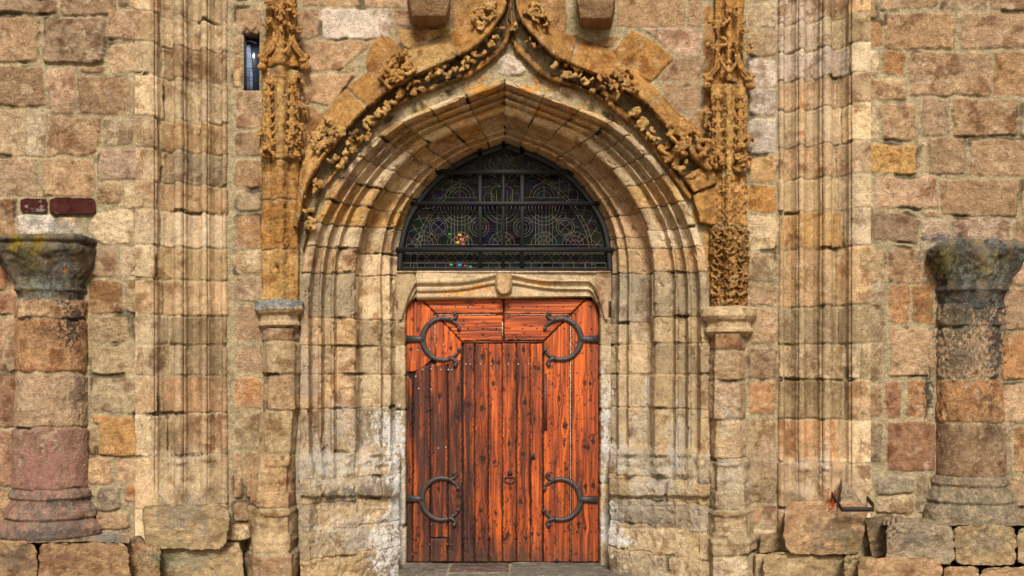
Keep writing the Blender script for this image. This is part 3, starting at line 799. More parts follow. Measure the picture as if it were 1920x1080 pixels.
# ------------------------------------------------------------------ lintel with a blank shield
def build_lintel():
    t = empty('door_lintel', 'moulded stone lintel with a small blank shield between the door and the lunette', 'lintel', P3(944, 558, .7))
    xs = axis((743, 1146, 1.1)); ys = axis((509, 640, 1.1))
    px, py = grid(xs, ys)
    ax = np.abs(px - 944)
    k = np.exp(-(ax / 48) ** 2)
    # three fascias that sweep up to the shield
    y1 = 530 - 14 * k; y2 = 544 - 14 * np.exp(-(ax / 62) ** 2)
    cr = np.maximum(0, (ax - 158)) ; bend = np.where(ax > 158, (cr ** 2) / 16, 0)
    y1 = y1 + bend; y2 = y2 + bend * 1.1
    d = np.full(px.shape, .655)
    d += .022 * sst(0, 2.5, py - y1) + .018 * sst(3, 7, py - y1) + .026 * sst(0, 2.5, py - y2) - .012 * np.exp(-((py - y1 + 2) / 2) ** 2) - .012 * np.exp(-((py - y2 + 2) / 2) ** 2)
    # door opening: rounded rectangle
    rx0, rx1, ry0, rad = 761.5, 1124.5, 558.5, 26
    qx = np.maximum(np.maximum(rx0 + rad - px, px - (rx1 - rad)), 0); qy = np.maximum(ry0 + rad - py, 0)
    out = np.where((qx > 0) & (qy > 0), np.hypot(qx, qy) - rad, np.maximum(np.maximum(rx0 - px, px - rx1), ry0 - py))
    d += .14 * (1 - sst(-.5, 2.6, out))
    d = np.minimum(d, .85)
    keep = out > -1.6
    keep &= ~((py > 566) & ((px < 746) | (px > 1141)))
    keep &= ~((py > 600) & (out > 8))
    # crooked joint at the right and a fine one at the left
    bl = [rect(700, 495, 777 , 700, 'e'), poly([(780, 495), (1117, 495), (1106, 575), (780, 575)], 'l'), poly([(1121, 495), (1200, 495), (1200, 700), (1109, 700), (1109, 575)], 'n'), rect(780, 575, 1106, 700, 'e')]
    sheet('moulding', px, py, d, M_SMOOTH, t, blocks=bl, dref=.7, seed=61, relief=1.2, rough=.35, fade=1.6, mdepth=2.4, warp=.8, jit=.2, bvar=.2, keep=keep, softc=1.0)
    # shield boss
    n = 40
    us, vs = np.linspace(-1, 1, 34), np.linspace(0, 1, 40)
    U, V = np.meshgrid(us, vs)
    hw = 16.5 * np.sqrt(np.clip(1 - np.clip((V - .42) / .58, 0, 1) ** 2.2, 0, 1))
    px = 944.5 + U * hw; py = 513 + V * 41
    dd = .60 + .07 * np.clip(np.abs(U) ** 5, 0, 1) + .05 * sst(.9, 1, V) - .006 * (1 - np.abs(U))
    sheet('shield', px, py, dd, M_SMOOTH, t, base='t', seed=62, rough=.25, dref=.62)
    return t
build_lintel()

# straight stone jamb strips beside the door
def jamb_strip(x0, x1, label, seed):
    xs = axis((min(x0, x1), max(x0, x1), 1.1)); ys = axis((596, 1062, 1.6))
    px, py = grid(xs, ys)
    a = (px - x0) / (x1 - x0)       # 0 outer, 1 door side
    d = .70 + .012 * np.cos(a * 5) + .13 * sst(.82, 1, a)
    bl = []; ysj = [590, 648, 702, 768, 832, 906, 985, 1070]
    for i in range(len(ysj) - 1): bl.append(rect(x0 - 30, ysj[i] + .7, x0 + 30 + 10, ysj[i + 1] - .7, 'elegell'[i], soft=1.5))
    o = sheet('inner_jamb', px, py, d, M_SMOOTH, PORTAL, blocks=bl, dref=.75, seed=seed, relief=1.2, rough=.6, fade=2, mdepth=1.6, warp=.8, bvar=.4)
    return o
jamb_strip(742, 762.5, '', 63); jamb_strip(1145, 1123.5, '', 64)

# ------------------------------------------------------------------ lunette window
DW = .77
def build_window():
    t = empty('lunette_window', 'dark pointed lunette of leaded stained glass behind iron bars above the door', 'window', P3(945, 508, DW))
    arch = [(a[2], a[3]) for a in PATH[::5] if a[3] < 512]
    arch = [(x, y) for x, y in arch]
    # glass: one thin dark pane
    g, nt, b = mat_new('stained_glass'); L = nt.links.new
    tc = N(nt, "ShaderNodeNewGeometry")
    vo = N(nt, "ShaderNodeTexVoronoi"); vo.inputs['Scale'].default_value = 9
    n1 = N(nt, "ShaderNodeTexNoise"); n1.inputs['Scale'].default_value = 3
    L(tc.outputs['Position'], vo.inputs['Vector']); L(tc.outputs['Position'], n1.inputs['Vector'])
    hs = N(nt, "ShaderNodeMix", data_type='RGBA', blend_type='MULTIPLY'); hs.inputs[0].default_value = 1
    L(vo.outputs['Color'], hs.inputs[6]); hs.inputs[7].default_value = (.009, .010, .013, 1)
    L(hs.outputs[2], b.inputs['Base Color'])
    b.inputs['Roughness'].default_value = .22; b.inputs['Specular IOR Level'].default_value = .07
    bp = N(nt, "ShaderNodeBump"); bp.inputs['Distance'].default_value = .02; bp.inputs['Strength'].default_value = .5
    L(vo.outputs['Distance'], bp.inputs['Height']); L(bp.outputs[0], b.inputs['Normal'])
    dg = DW + .05
    pts = [P3(x + (-6 if x < 947 else 6), y - 6, dg) for x, y in arch]
    pts = [P3(741, 515, dg)] + pts + [P3(1150, 515, dg)]
    n = len(pts); V = pts + [(p[0], p[1] + .012, p[2]) for p in pts]
    me = bpy.data.meshes.new('glass'); me.from_pydata(V, [], [tuple(range(n)), tuple(range(2 * n - 1, n - 1, -1))] + [(i, i + n, (i + 1) % n + n, (i + 1) % n) for i in range(n)])
    o = bpy.data.objects.new('glass', me); COL.objects.link(o); me.materials.append(g); o.parent = t; o.matrix_parent_inverse = t.matrix_world.inverted()
    # a few bright coloured quarries of the sacred glass
    for i, (x, y, c) in enumerate([(856,446,(200,60,30)),(862,441,(230,150,40)),(866,450,(220,120,90)),(872,446,(60,140,60)),(858,455,(210,190,60)),(868,458,(170,60,40)),(876,444,(210,50,30)),(843,440,(40,110,50)),(862,498,(60,110,150)),(872,499,(170,50,50)),(882,501,(60,140,90)),(846,497,(60,120,60))]):
        m = MB(); w_ = 2.2 + (i % 3) * .7; m.pbox(x - w_, y - w_, x + w_, y + w_ * .8, dg - .003, dg + .004)
        m.build('glass_quarry', plain_mat('coloured_quarry', c, .3, 0, 0, 60, .5), t)
    # leading
    ld = MB(); dl = dg - .006; r = .0024
    inp = [(x, y) for x, y in arch] + [(1141, 512), (748, 512)]
    def inside(x, y, m=3):
        return bool(inside_poly(np.array([x - (m if x < 947 else -m)]), np.array([y - m]), inp)[0]) and y < 504
    def line(ps, rr=r):
        run = []
        for x, y in ps:
            if inside(x, y): run.append(P3(x, y, dl))
            else:
                if len(run) > 1: ld.tube(run, rr, 4)
                run = []
        if len(run) > 1: ld.tube(run, rr, 4)
    def seg(x0, y0, x1, y1, rr=r):
        n = max(3, int(math.hypot(x1 - x0, y1 - y0) / 4)); line([(x0 + (x1 - x0) * i / n, y0 + (y1 - y0) * i / n) for i in range(n + 1)], rr)
    def arc(cx, cy, R, a0=0, a1=360, rr=r, sy=1):
        n = max(8, int(R * abs(a1 - a0) / 57 / 3)); line([(cx + R * math.cos(math.radians(a)), cy - R * sy * math.sin(math.radians(a))) for a in np.linspace(a0, a1, n)], rr)
    for y in (459, 474, 476.5, 492, 493.5, 502): seg(752, y, 1138, y)
    x = 782
    while x < 1096:     # interlaced wave band
        line([(x + 36 * u, 484 + 8 * math.sin(u * math.pi * 2)) for u in np.linspace(0, 1, 14)])
        line([(x + 36 * u, 484 - 8 * math.sin(u * math.pi * 2)) for u in np.linspace(0, 1, 14)])
        x += 36
    for x in range(756, 1140, 20): seg(x, 493, x, 503)
    for x in (770, 782, 1098, 1110): seg(x, 474, x, 503)
    for cx in (796, 862, 941, 1020, 1078):
        for R in (24, 16.5, 9): arc(cx, 459, R, 0, 180)
        seg(cx, 459, cx, 434)
        for a in (35, 65, 115, 145): seg(cx + 9 * math.cos(math.radians(a)), 459 - 9 * math.sin(math.radians(a)), cx + 24 * math.cos(math.radians(a)), 459 - 24 * math.sin(math.radians(a)))
    for cx, cy in ((822, 426), (1060, 426)):
        arc(cx, cy, 17); arc(cx, cy, 13)
        for a in (45, 135): seg(cx + 13 * math.cos(math.radians(a)), cy - 13 * math.sin(math.radians(a)), cx - 13 * math.cos(math.radians(a)), cy + 13 * math.sin(math.radians(a)))
        for a in range(0, 360, 45): seg(cx + 17 * math.cos(math.radians(a)), cy - 17 * math.sin(math.radians(a)), cx + 26 * math.cos(math.radians(a)), cy - 26 * math.sin(math.radians(a)))
    for cx in (899, 981):
        for R in (18, 13, 7): arc(cx, 426, R)
    for cx in (862, 1020):
        for R in (36, 29, 22): arc(cx, 386, R, 180, 360)
        for dx in (-16, -10, -4, 4, 10, 16): seg(cx + dx, 386, cx + dx, 458)
        for R in (27, 20, 13): arc(cx, 371, R, 0, 180)
        seg(cx - 40, 371, cx + 40, 371); seg(cx, 330, cx, 371)
        for a in (200, 230, 310, 340): seg(cx + 22 * math.cos(math.radians(a)), 386 - 22 * math.sin(math.radians(a)), cx + 44 * math.cos(math.radians(a)), 386 - 44 * math.sin(math.radians(a)))
    for R in (33, 26, 18): arc(941, 386, R, 180, 360)
    for dx in (-9, 0, 9): seg(941 + dx, 386, 941 + dx, 440)
    for dx in (-20, -10, 0, 10, 20): seg(941 + dx, 357, 941 + dx, 378)
    arc(941, 357, 20, 0, 180, sy=.4); arc(916, 371, 9); arc(966, 371, 9); arc(941, 335, 14)
    for R in (34, 26, 17): arc(941, 300, R, 190, 350)
    for a in (225, 270, 315): seg(941 + 17 * math.cos(math.radians(a)), 300 - 17 * math.sin(math.radians(a)), 941 + 44 * math.cos(math.radians(a)), 300 - 44 * math.sin(math.radians(a)))
    for x0, y0, x1, y1 in ((905,335,925,345),(915,325,925,345),(957,340,975,328),(963,347,978,352),(905,352,920,349),(890,335,904,345),(985,335,1000,330),(1000,350,1020,340)): seg(x0, y0, x1, y1)
    # border following the arch
    ar = np.array(arch)
    cen = np.array([947, 470.0])
    def off(dv):
        tg = np.gradient(ar, axis=0); tg /= np.linalg.norm(tg, axis=1, keepdims=True); nr = np.stack([-tg[:, 1], tg[:, 0]], -1)
        sgn = np.sign(((cen - ar) * nr).sum(1))[:, None]
        return ar + nr * sgn * dv
    for dv in (7, 12, 33, 39): line([tuple(p) for p in off(dv) if p[1] < 475])
    o1, o2 = off(12), off(33); o3 = off(39)
    nA = len(ar)
    line([tuple(o1[i] * (.5 + .5 * math.sin(i * .55)) + o2[i] * (.5 - .5 * math.sin(i * .55))) for i in range(nA) if o1[i][1] < 474])
    line([tuple(o1[i] * (.5 - .5 * math.sin(i * .55)) + o2[i] * (.5 + .5 * math.sin(i * .55))) for i in range(nA) if o1[i][1] < 474])
    for i in range(3, nA - 3, 3):
        seg(*off(0)[i], *o1[i]); seg(*o2[i], *o3[i])
    ld.build('leading', M_LEAD, t)
    # iron grille in front
    fr = MB(); df = DW - .05
    for x, w_ in ((900, 7.5), (979, 7.5), (944, 4.5)):
        top = np.interp(x, [p[0] for p in arch], [p[1] for p in arch])
        fr.pbox(x - w_ / 2, top - 8, x + w_ / 2, 512, df, df + .03)
    for y, w_ in ((322, 9), (381, 7), (468, 8.5)):
        xs_ = [p[0] for p in arch if abs(p[1] - y) < 8]
        fr.pbox(min(xs_) - 6, y - w_ / 2, max(xs_) + 6, y + w_ / 2, df - .012, df + .018)
    fr.build('bars', M_BLACKIRON, t)
    f2 = MB()
    loop = [(float(PX(x, df)), float(PZ(y, df))) for x, y in off(3)]
    f2.strip(loop, .055, df, df + .07)
    f2.pbox(744, 503.5, 1146, 510.5, df - .01, df + .07)
    f2.build('frame', M_BLACKIRON, t)
    # fine protective wire mesh
    wm = MB()
    for x in range(754, 1140, 6):
        top = np.interp(x, [p[0] for p in arch], [p[1] for p in arch]) + 4
        if top < 500: wm.tube([P3(x, top, df + .035), P3(x, 503, df + .035)], .0007, 3)
    for y in range(284, 503, 6):
        xs_ = np.array([p[0] for p in arch]); ys_ = np.array([p[1] for p in arch]); k = xs_[ys_ < y]
        if len(k) > 1: wm.tube([P3(k.min() + 3, y, df + .035), P3(k.max() - 3, y, df + .035)], .0007, 3)
    wm.build('wire_mesh', M_BLACKIRON, t)
    # sill
    xs = axis((744, 1146, 2)); us = np.linspace(0, 1, 14)
    px, U = np.meshgrid(xs, us)
    d = .63 + U * .26; z = float(PZ(511, .66)) + U * .02
    py = HY - (z - ZC) / S * D / (D + .7)
    sheet('sill', px, py, d, M_SMOOTH, t, base='t', dref=.7, seed=65, rough=.3)
build_window()

# ------------------------------------------------------------------ door
def wood_mat():
    m, nt, b = mat_new('stained_pine'); L = nt.links.new
    g = N(nt, "ShaderNodeNewGeometry"); at = N(nt, "ShaderNodeAttribute", attribute_name='Col')
    L(at.outputs['Color'], b.inputs['Base Color'])
    b.inputs['Roughness'].default_value = .55; b.inputs['Specular IOR Level'].default_value = .3
    n1 = N(nt, "ShaderNodeTexNoise"); n1.inputs['Scale'].default_value = 60; n1.inputs['Detail'].default_value = 5
    L(g.outputs['Position'], n1.inputs['Vector'])
    bp = N(nt, "ShaderNodeBump"); bp.inputs['Distance'].default_value = .002; bp.inputs['Strength'].default_value = .6
    L(n1.outputs[0], bp.inputs['Height']); L(bp.outputs[0], b.inputs['Normal'])
    return m
M_WOOD = wood_mat()
DD = .80
def board_sheet(name, boards, parent, seed, d0=DD, wear=None, dots=None):
    """boards: dict(p=polygon, v=1 vertical grain / 0 horizontal, t=tone, o=offset)"""
    xs = [p[0] for b in boards for p in b['p']]; ys = [p[1] for b in boards for p in b['p']]
    px, py = grid(axis((min(xs) - 1.5, max(xs) + 1.5, .85)), axis((min(ys) - 1.5, max(ys) + 1.5, .95)))
    E, I = eval_blocks(px, py, boards, .25, .5, seed, .25)
    r = np.random.RandomState(seed); nb = len(boards)
    vert = np.array([b.get('v', 1) for b in boards] + [1])[I]
    a = np.where(vert == 1, px, py); l = np.where(vert == 1, py, px)
    oi = (np.arange(nb + 1) * 137.7)[I]
    # knots bend the grain
    kn = np.zeros(px.shape); bend = np.zeros(px.shape)
    for bi, b in enumerate(boards):
        bx = [p[0] for p in b['p']]; by = [p[1] for p in b['p']]
        ks = b.get('k')
        if ks is None:
            ks = [(r.uniform(min(bx) + 4, max(bx) - 4), r.uniform(min(by) + 5, max(by) - 5), r.uniform(1.6, 3.6)) for _ in range(r.poisson(max(1, (max(bx) - min(bx)) * (max(by) - min(by)) / 3300)))]
        for kx, ky, kr in ks:
            m = (I == bi) & (np.abs(px - kx) < 40) & (np.abs(py - ky) < 60)
            if not m.any(): continue
            da = (px[m] - kx) if b.get('v', 1) else (py[m] - ky); dl_ = (py[m] - ky) if b.get('v', 1) else (px[m] - kx)
            rr = np.sqrt((da / kr) ** 2 + (dl_ / (kr * 1.45)) ** 2)
            kn[m] = np.maximum(kn[m], 1 - sst(.55, 1.25, rr + .35 * fbm(px[m], py[m], 3, 2, 4)))
            kn[m] = np.maximum(kn[m], .45 * np.exp(-(da / (kr * .8)) ** 2 - (np.abs(dl_) / (kr * 5)) ** 1.2))
            bend[m] += np.sign(da) * kr * 1.8 * np.exp(-(dl_ / (kr * 3.4)) ** 2) * np.exp(-(np.abs(da) / (kr * 2.2)))
    a2 = a - bend + oi
    g1 = fbm(a2, l / 26 + oi, 4.5, 4, seed + 1, .6); g2 = fbm(a2, l / 60 + oi, 1.7, 2, seed + 2, .7); g3 = fbm(a2, l / 8, 22, 3, seed + 3)
    cath = np.sin((a2 * 1.0 + 9 * fbm(a2 / 3, l / 40 + oi, 10, 2, seed + 6)) * 1.15)
    tone = np.array([b.get('t', 1.0) for b in boards] + [1])[I] * (1 + r.uniform(-.1, .1, nb + 1)[I])
    hi = np.array(lin((192, 92, 32))); mid = np.array(lin((142, 60, 19))); dk = np.array(lin((62, 28, 14)))
    x = np.clip(.62 + .42 * g1 + .30 * g2 + .10 * cath + .2 * g3, 0, 1.15)[..., None]
    c = np.where(x > .55, mid + (hi - mid) * (x - .55) / .5, dk + (mid - dk) * x / .55)
    c = c * tone[..., None]
    if wear is not None:
        wv = wear(px, py, a2, l)[..., None]
        c = c * (1 - wv) + np.array(lin((44, 26, 20))) * (1 + .6 * g2[..., None]) * wv
    blot = sst(.5, .85, fbm(a2, l / 2.2, 6, 4, seed + 9, .65))[..., None] * .75
    c = c * (1 - blot) + np.array(lin((38, 16, 10))) * blot
    c = c * (1 - kn[..., None] * .92) + np.array(lin((26, 12, 9))) * kn[..., None] * .9
    ft = (sst(990, 1060, py + 16 * g1) * .45)[..., None]; c = c * (1 - ft) + np.array(lin((84, 58, 42))) * ft
    H = .35 * g1 + .25 * g2 - .5 * blot[..., 0] - kn * .6
    if dots:
        for (x_, y_, r_) in dots:
            m = (np.abs(px - x_) < 6) & (np.abs(py - y_) < 7)
            q = np.exp(-(((px[m] - x_) / r_) ** 2 + ((py[m] - y_) / (r_ * 1.25)) ** 2) ** 1.5)[:, None]
            c[m] = c[m] * (1 - q) + np.array(lin((22, 12, 10))) * q
    ins = sst(-.2, 1.6, E)
    off = np.array([b.get('o', 0) for b in boards] + [0])[I] + r.uniform(-.6, .6, nb + 1)[I]
    H = ins * (1.2 + off + H) - (1 - ins) * 2.6
    gap = (1 - sst(-.3, .8, E))[..., None]
    c = c * (1 - gap) + np.array(lin((20, 12, 9))) * gap
    white = (np.array([b.get('w', 0) for b in boards] + [0])[I] > 0)
    k = E > -1.6
    P = np.stack([PX(px, d0), d0 - H * S, PZ(py, d0)], -1)
    idx = np.arange(px.size).reshape(px.shape)
    q = np.stack([idx[:-1, :-1], idx[:-1, 1:], idx[1:, 1:], idx[1:, :-1]], -1)
    kk = k[:-1, :-1] & k[:-1, 1:] & k[1:, 1:] & k[1:, :-1]
    q = q[kk].reshape(-1, 4)[:, ::-1]
    used = np.zeros(px.size, bool); used[q.ravel()] = True; remap = np.cumsum(used) - 1
    o = new_mesh(name, P.reshape(-1, 3)[used], remap[q], M_WOOD, parent, np.clip(c, 0, 1).reshape(-1, 3)[used])
    return o

DOOR = empty('plank_door', 'orange red pine double door with a wicket, four forked iron hinges and many nails', 'door', P3(943, 1055, DD))
def build_door():
    Rr = random.Random(9)
    # backing boards that close the grooves
    bk = MB(); bk.pbox(757, 554, 1129, 1064, DD + .016, DD + .06); bk.build('backing', plain_mat('door_backing', (30, 18, 12), .8), DOOR)
    # top rails with mitred ends
    top = [poly([(790,560.5),(942.6,560.5),(942.6,588.6),(817,588.6)], 't', v=0, t=1.0, k=[(925,568,2.5)]), poly([(818.5,591),(942.6,591),(942.6,639),(865,639)], 't', v=0, t=1.05, k=[(905,629,3),(869,602,2)]),
           poly([(945.2,560.5),(1099,560.5),(1070,589),(945.2,589)], 't', v=0, t=1.0), poly([(945.2,591),(1068,591),(1020,639),(945.2,639)], 't', v=0, t=.95)]
    board_sheet('top_rail', [dict(b, c='t') for b in top], DOOR, 71)
    nails = []
    lf = [poly([(762,583),(768,568),(788,560.5),(814.5,587),(814.5,690),(786,695),(772,707),(762,702)], 't', t=1.02, k=[(770,656,3.5),(785,655,2.6)]),
          poly([(816.6,590),(865,641.5),(865,677),(816.6,689)], 't', t=1.0, k=[(845,654,3),(834,650,1.6)])]
    board_sheet('patched_stile', lf, DOOR, 72, d0=DD - .006)
    wearL = lambda px, py, a, l: np.clip(.68 + .9 * fbm(a, l / 14, 7, 4, 33) + .30 * fbm(px, py, 60, 3, 34), .1, .9)
    ll = [poly([(762,703),(767,707),(773,712),(773,1054),(762,1054)], 't', t=.75), rect(774.4,700,805.6,1054,'t',t=.8), rect(807,690,839,1054,'t',t=.85,k=[(823,900,3),(822,918,3),(824,745,3)]), rect(840.4,684,865.6,1054,'t',t=.8,k=[(860,732,4),(857,783,4),(860,932,5),(848,1030,4)])]
    ll[1]['p'] = [(774.4,704),(786,688),(805.6,684),(805.6,1054),(774.4,1054)]; ll[2]['p'] = [(807,684),(839,678),(839,1008),(807,1008)]
    ll.append(rect(807,1010,839,1054,'t',t=.7)); ll[3]['p'] = [(840.4,676),(865.6,670),(865.6,1054),(840.4,1054)]
    dots = [(x + Rr.uniform(-2, 2), y + Rr.uniform(-3, 3), Rr.uniform(.7, 1.3)) for x in (778, 801, 811, 834, 845, 861) for y in range(718, 1050, 27)]
    board_sheet('worn_boards', ll, DOOR, 73, wear=wearL, dots=dots)['label'] = 'dark worn boards with rusty studs'
    # wicket
    xs = [867.6, 890, 916, 942, 968, 994, 1017.6]
    wk = [rect(xs[i] + .6, 643, xs[i + 1] - .6, 1054, 't', t=[.95,.85,.98,.95,.98,1.0][i]) for i in range(6)]
    wk[1]['k'] = [(905,670,5),(905,766,5.5),(906,861,6),(902,957,4),(902,1043,5)]; wk[0]['k'] = [(881,655,3),(878,760,4),(876,1035,3),(884,690,2)]
    wk[2]['k'] = [(925,680,4),(934,682,4),(925,720,3),(927,866,3),(929,962,3.5),(920,1050,4)]
    wk[3]['k'] = [(953,666,3),(956,832,3.5),(952,1004,4),(946,1012,3),(957,915,3)]; wk[4]['k'] = [(982,656,4),(984,755,4),(980,852,3.5),(976,940,3.5),(985,1008,4)]; wk[5]['k'] = [(1003,690,4),(1010,692,3),(996,1002,4),(1010,1003,3),(1001,787,3)]
    wearW = lambda px, py, a, l: np.clip(.24 + .46 * fbm(a, l / 14, 6, 4, 43) + np.clip((920 - px) / 120, 0, .3) + np.clip((py - 1000) / 150, 0, .4) + .22 * fbm(px, py, 50, 3, 44), 0, .85)
    dots = [(x0 + dx + Rr.uniform(-1, 1), y + Rr.uniform(-1, 1), Rr.uniform(.8, 1.25)) for x0, x1 in zip(xs[:-1], xs[1:]) for dx in (5.5, x1 - x0 - 5.5) for y in range(654, 1050, 26)]
    dots += [(Rr.uniform(870, 1015), Rr.uniform(650, 1050), Rr.uniform(.5, 1.0)) for _ in range(300)]
    WK = board_sheet('wicket', wk, DOOR, 74, d0=DD, wear=wearW, dots=dots)
    # right stile
    rt = [poly([(1019.5,642),(1068.4,592.5),(1068.4,1054),(1019.5,1054)], 't', t=1.06, k=[(1060,799,5),(1049,748,3.5),(1057,833,3),(1036,720,2),(1062,880,3),(1035,795,3),(1048,560,2)]),
          poly([(1070.6,590.5),(1100,560.8),(1114,565),(1122.6,580),(1122.6,1054),(1070.6,1054)], 't', t=1.1, k=[(1097,718,4),(1107,720,3),(1102,840,4),(1096,838,3),(1112,910,4),(1097,914,4),(1086,983,4.5),(1096,990,3),(1112,828,4)])]
    wearR = lambda px, py, a, l: np.clip(.02 + .5 * fbm(a, l / 10, 9, 4, 53) + .2 * fbm(px, py, 40, 4, 54) , 0, .7)
    dots = [(Rr.uniform(1022, 1066), Rr.uniform(690, 1050), Rr.uniform(.5, 1.1)) for _ in range(160)]
    board_sheet('right_stile', rt, DOOR, 75, wear=wearR, dots=dots)
    # pale light gaps / fillets between boards
    gp = MB(); gp.pbox(1068.9, 594, 1070.1, 1050, DD - .003, DD + .01); gp.pbox(819, 589.2, 930, 590.3, DD - .004, DD + .01); gp.pbox(947, 589.3, 1066, 590.2, DD - .004, DD + .01); gp.pbox(815, 592, 816.2, 662, DD - .004, DD + .01)
    gp.pbox(940.5, 579, 942.5, 585, DD - .008, DD); gp.pbox(941, 604, 943, 630, DD - .008, DD)
    gp.build('pale_putty', plain_mat('pale_putty', (176, 160, 140), .8, 0, 0, 80, .5), DOOR)
    dsm = plain_mat('dark_strip', (88, 36, 16), .6, 0, .001, 80, .4)
    for bb in ((1019.5, 700, 1026, 808, DD - .012, DD + .004), (865.5, 639.5, 943, 643.0, DD - .014, DD), (945, 639.5, 1018, 642, DD - .012, DD)):
        cv = MB(); cv.pbox(*bb); cv.build('cover_strip', dsm, DOOR)

    # studs: one mesh each
    def stud(x, y, r, mat, nm, par):
        m = MB(); c = P3(x, y, DD - .008); m.ball(c, r * S, 1, .75, 1, 8); return m.build(nm, mat, par, True)
    for x in (873.5, 881, 901, 921, 953, 972, 991): stud(x, 683, 2.2, M_STUD, 'stud', WK)
    for x in (870, 877, 899, 918, 950, 969, 987): stud(x, 1009, 2.5, M_NAIL, 'stud', WK)
    for x, y in ((784,656.7),(805,656),(776,679.5),(779.5,706),(808.7,692.5),(827,693.5),(840.6,693.5),(847,693.5),(792.6,693),(785,729),(808,730),(832,646),(821.7,840.7),(836,839)): stud(x, y, 2.2, M_STUD, 'stud', DOOR)
    for x, y in ((784.6,986.7),(809,984),(779,1010),(792,1022),(806,1021.5),(826,1021.5),(838.6,1021),(846,1021.5),(779,1034),(801,1040),(826,1040),(773.7,1040)): stud(x, y, 2.9, M_RUST, 'stud', DOOR)
    nl = [(x, y) for x in (1030.5, 1058, 1082, 1109) for y in (699.5,741.5,784.6,826,868,997,1038)]
    nl += [(1109, 617), (1109, 657), (1109, 953), (1058, 911), (1058, 953), (1082, 657)]
    nl += [(740 + z / 3.856, 575.5) for z in (137, 190, 340, 440, 530, 640, 825, 925, 1025, 1110, 1220, 1318, 1424)] + [(740 + z / 3.856, 616) for z in (132, 530, 638, 735, 828, 925, 1028, 1226)]
    for x, y in nl: stud(x, y, 1.7, M_NAIL, 'nail', DOOR)

    # hinges
    def hinge(cx, cy, mir, label, jit, rust):
        h = empty_part('hinge', DOOR)
        f = lambda x, y: (float(PX(cx + mir * x, DD)), float(PZ(cy + y, DD)))
        y0, y1 = DD - .036, DD - .002
        m = MB()
        R = 37 + jit
        # C band, open towards the middle of the door
        pts, wd = [], []
        for a in np.linspace(70, 290, 44):
            pts.append(f(R * math.cos(math.radians(a)) * 1.0, -R * 1.03 * math.sin(math.radians(a))))
            wd.append((8.8 + 3.4 * math.exp(-((a - 180) / 55) ** 2)) * S)
        m.strip(pts, wd, y0, y1)
        # end curls, up and inward, above and below
        for s in (-1, 1):
            m.strip([f(R * math.cos(math.radians(74)), s * R * .98), f(17, s * 36), f(23, s * 40), f(26.5, s * 45), f(24, s * 48.5), f(21, s * 47.5)], np.array([8, 7.5, 6.5, 5.5, 5, 4.5]) * S, y0 - .002, y1 - .001)
            m.strip([f(R * math.cos(math.radians(76)), s * R * .99), f(19, s * 33), f(26, s * 28), f(30, s * 22), f(30, s * 19)], np.array([8, 7, 6, 5, 4.5]) * S, y0 + .002, y1 + .001)
        # strap to the jamb
        m.strip([f(-R + 3, 0), f(-R - 8, 0), f(-69, 0)], np.array([14, 12, 16]) * S, y0 - .003, y1 - .002)
        o = m.build('band', M_IRON, h)
        for s in (-1, 1):
            for bx, by, br in ((23, 48, 4.6), (30, 20, 4.4)):
                b = MB(); c = f(bx, s * by); b.ball((c[0], y0 + .004, c[1]), br * S, 1, .6, 1, 10); b.build('curl_boss', M_IRON, h, True)
        for a in (95, 135, 225, 265):
            c = f(R * math.cos(math.radians(a)), -R * 1.03 * math.sin(math.radians(a))); b = MB(); b.ball((c[0], y0, c[1]), 1.5 * S, 1, .6, 1, 8); b.build('rivet', M_RUST if rust else M_NAIL, h, True)
        c = f(-R - 3, 0); b = MB(); b.ball((c[0], y0 - .002, c[1]), 1.6 * S, 1, .6, 1, 8); b.build('rivet', M_NAIL, h, True)
    def empty_part(name, par):
        o = bpy.data.objects.new(name, None); COL.objects.link(o); o.parent = par; o.matrix_parent_inverse = par.matrix_world.inverted()
        bpy.context.view_layer.update(); return o
    hinge(831, 636, 1, '', 1, 0); hinge(1052, 636, -1, '', 0, 0); hinge(829, 935, 1, '', 1, 1); hinge(1051, 936, -1, '', 0, 1)
    # ring pull
    m = MB(); m.pbox(951.5, 884, 960.5, 892.5, DD - .022, DD - .002); m.ball(P3(956, 889, DD - .026), .012, 1, .8, 1); k = m.build('ring_plate', M_NAIL, WK)
    m = MB(); m.tube([P3(956 + 10.5 * math.cos(a), 899 + 5.6 * math.sin(a), DD - .030) for a in np.linspace(0, 2 * math.pi, 30)], .007, 8); m.build('ring_handle', M_IRON, WK, True)
    m = MB(); m.pbox(995.5, 850, 1003, 861.5, DD - .018, DD - .002); kk = m.build('keyhole_plate', M_IRON, WK)
    m = MB(); m.pbox(998, 852.5, 1000.6, 859, DD - .0195, DD - .012); m.build('keyhole', M_NAIL, WK)
    m = MB(); m.ball(P3(1043.5, 1052, DD - .02), .02, 1, 1, 1.1); m.build('stop_knob', M_NAIL, DOOR, True)
build_door()

def build_threshold():
    us = np.linspace(0, 1, 70); xs = axis((700, 1200, 2))
    px, U = np.meshgrid(xs, us)
    d = -.02 + .92 * U
    # slab top then front edge
    z = np.where(U < .1, -.02 - (1 - U / .1) * .06, -.006)
    X = PX(px, 0) * .98
    px2 = 960 + X / S * D / (D + d)
    py = HY - (z - ZC) / S * D / (D + .4)
    bl = [rect(700, 0, 832, 400, 's'), rect(834, 150, 955, 400, 'u'), rect(834, 0, 955, 148, 's'), rect(957, 60, 1200, 400, 's'), rect(957, 0, 1200, 58, 's')]
    o = sheet('threshold', px2, py, d, M_STONE, None, blocks=bl, U=px, V=400 * U, dref=.4, seed=81, relief=1.5, rough=.6, fade=4)
    tag(o, 'worn grey stone threshold slab under the red door', 'threshold')
build_threshold()

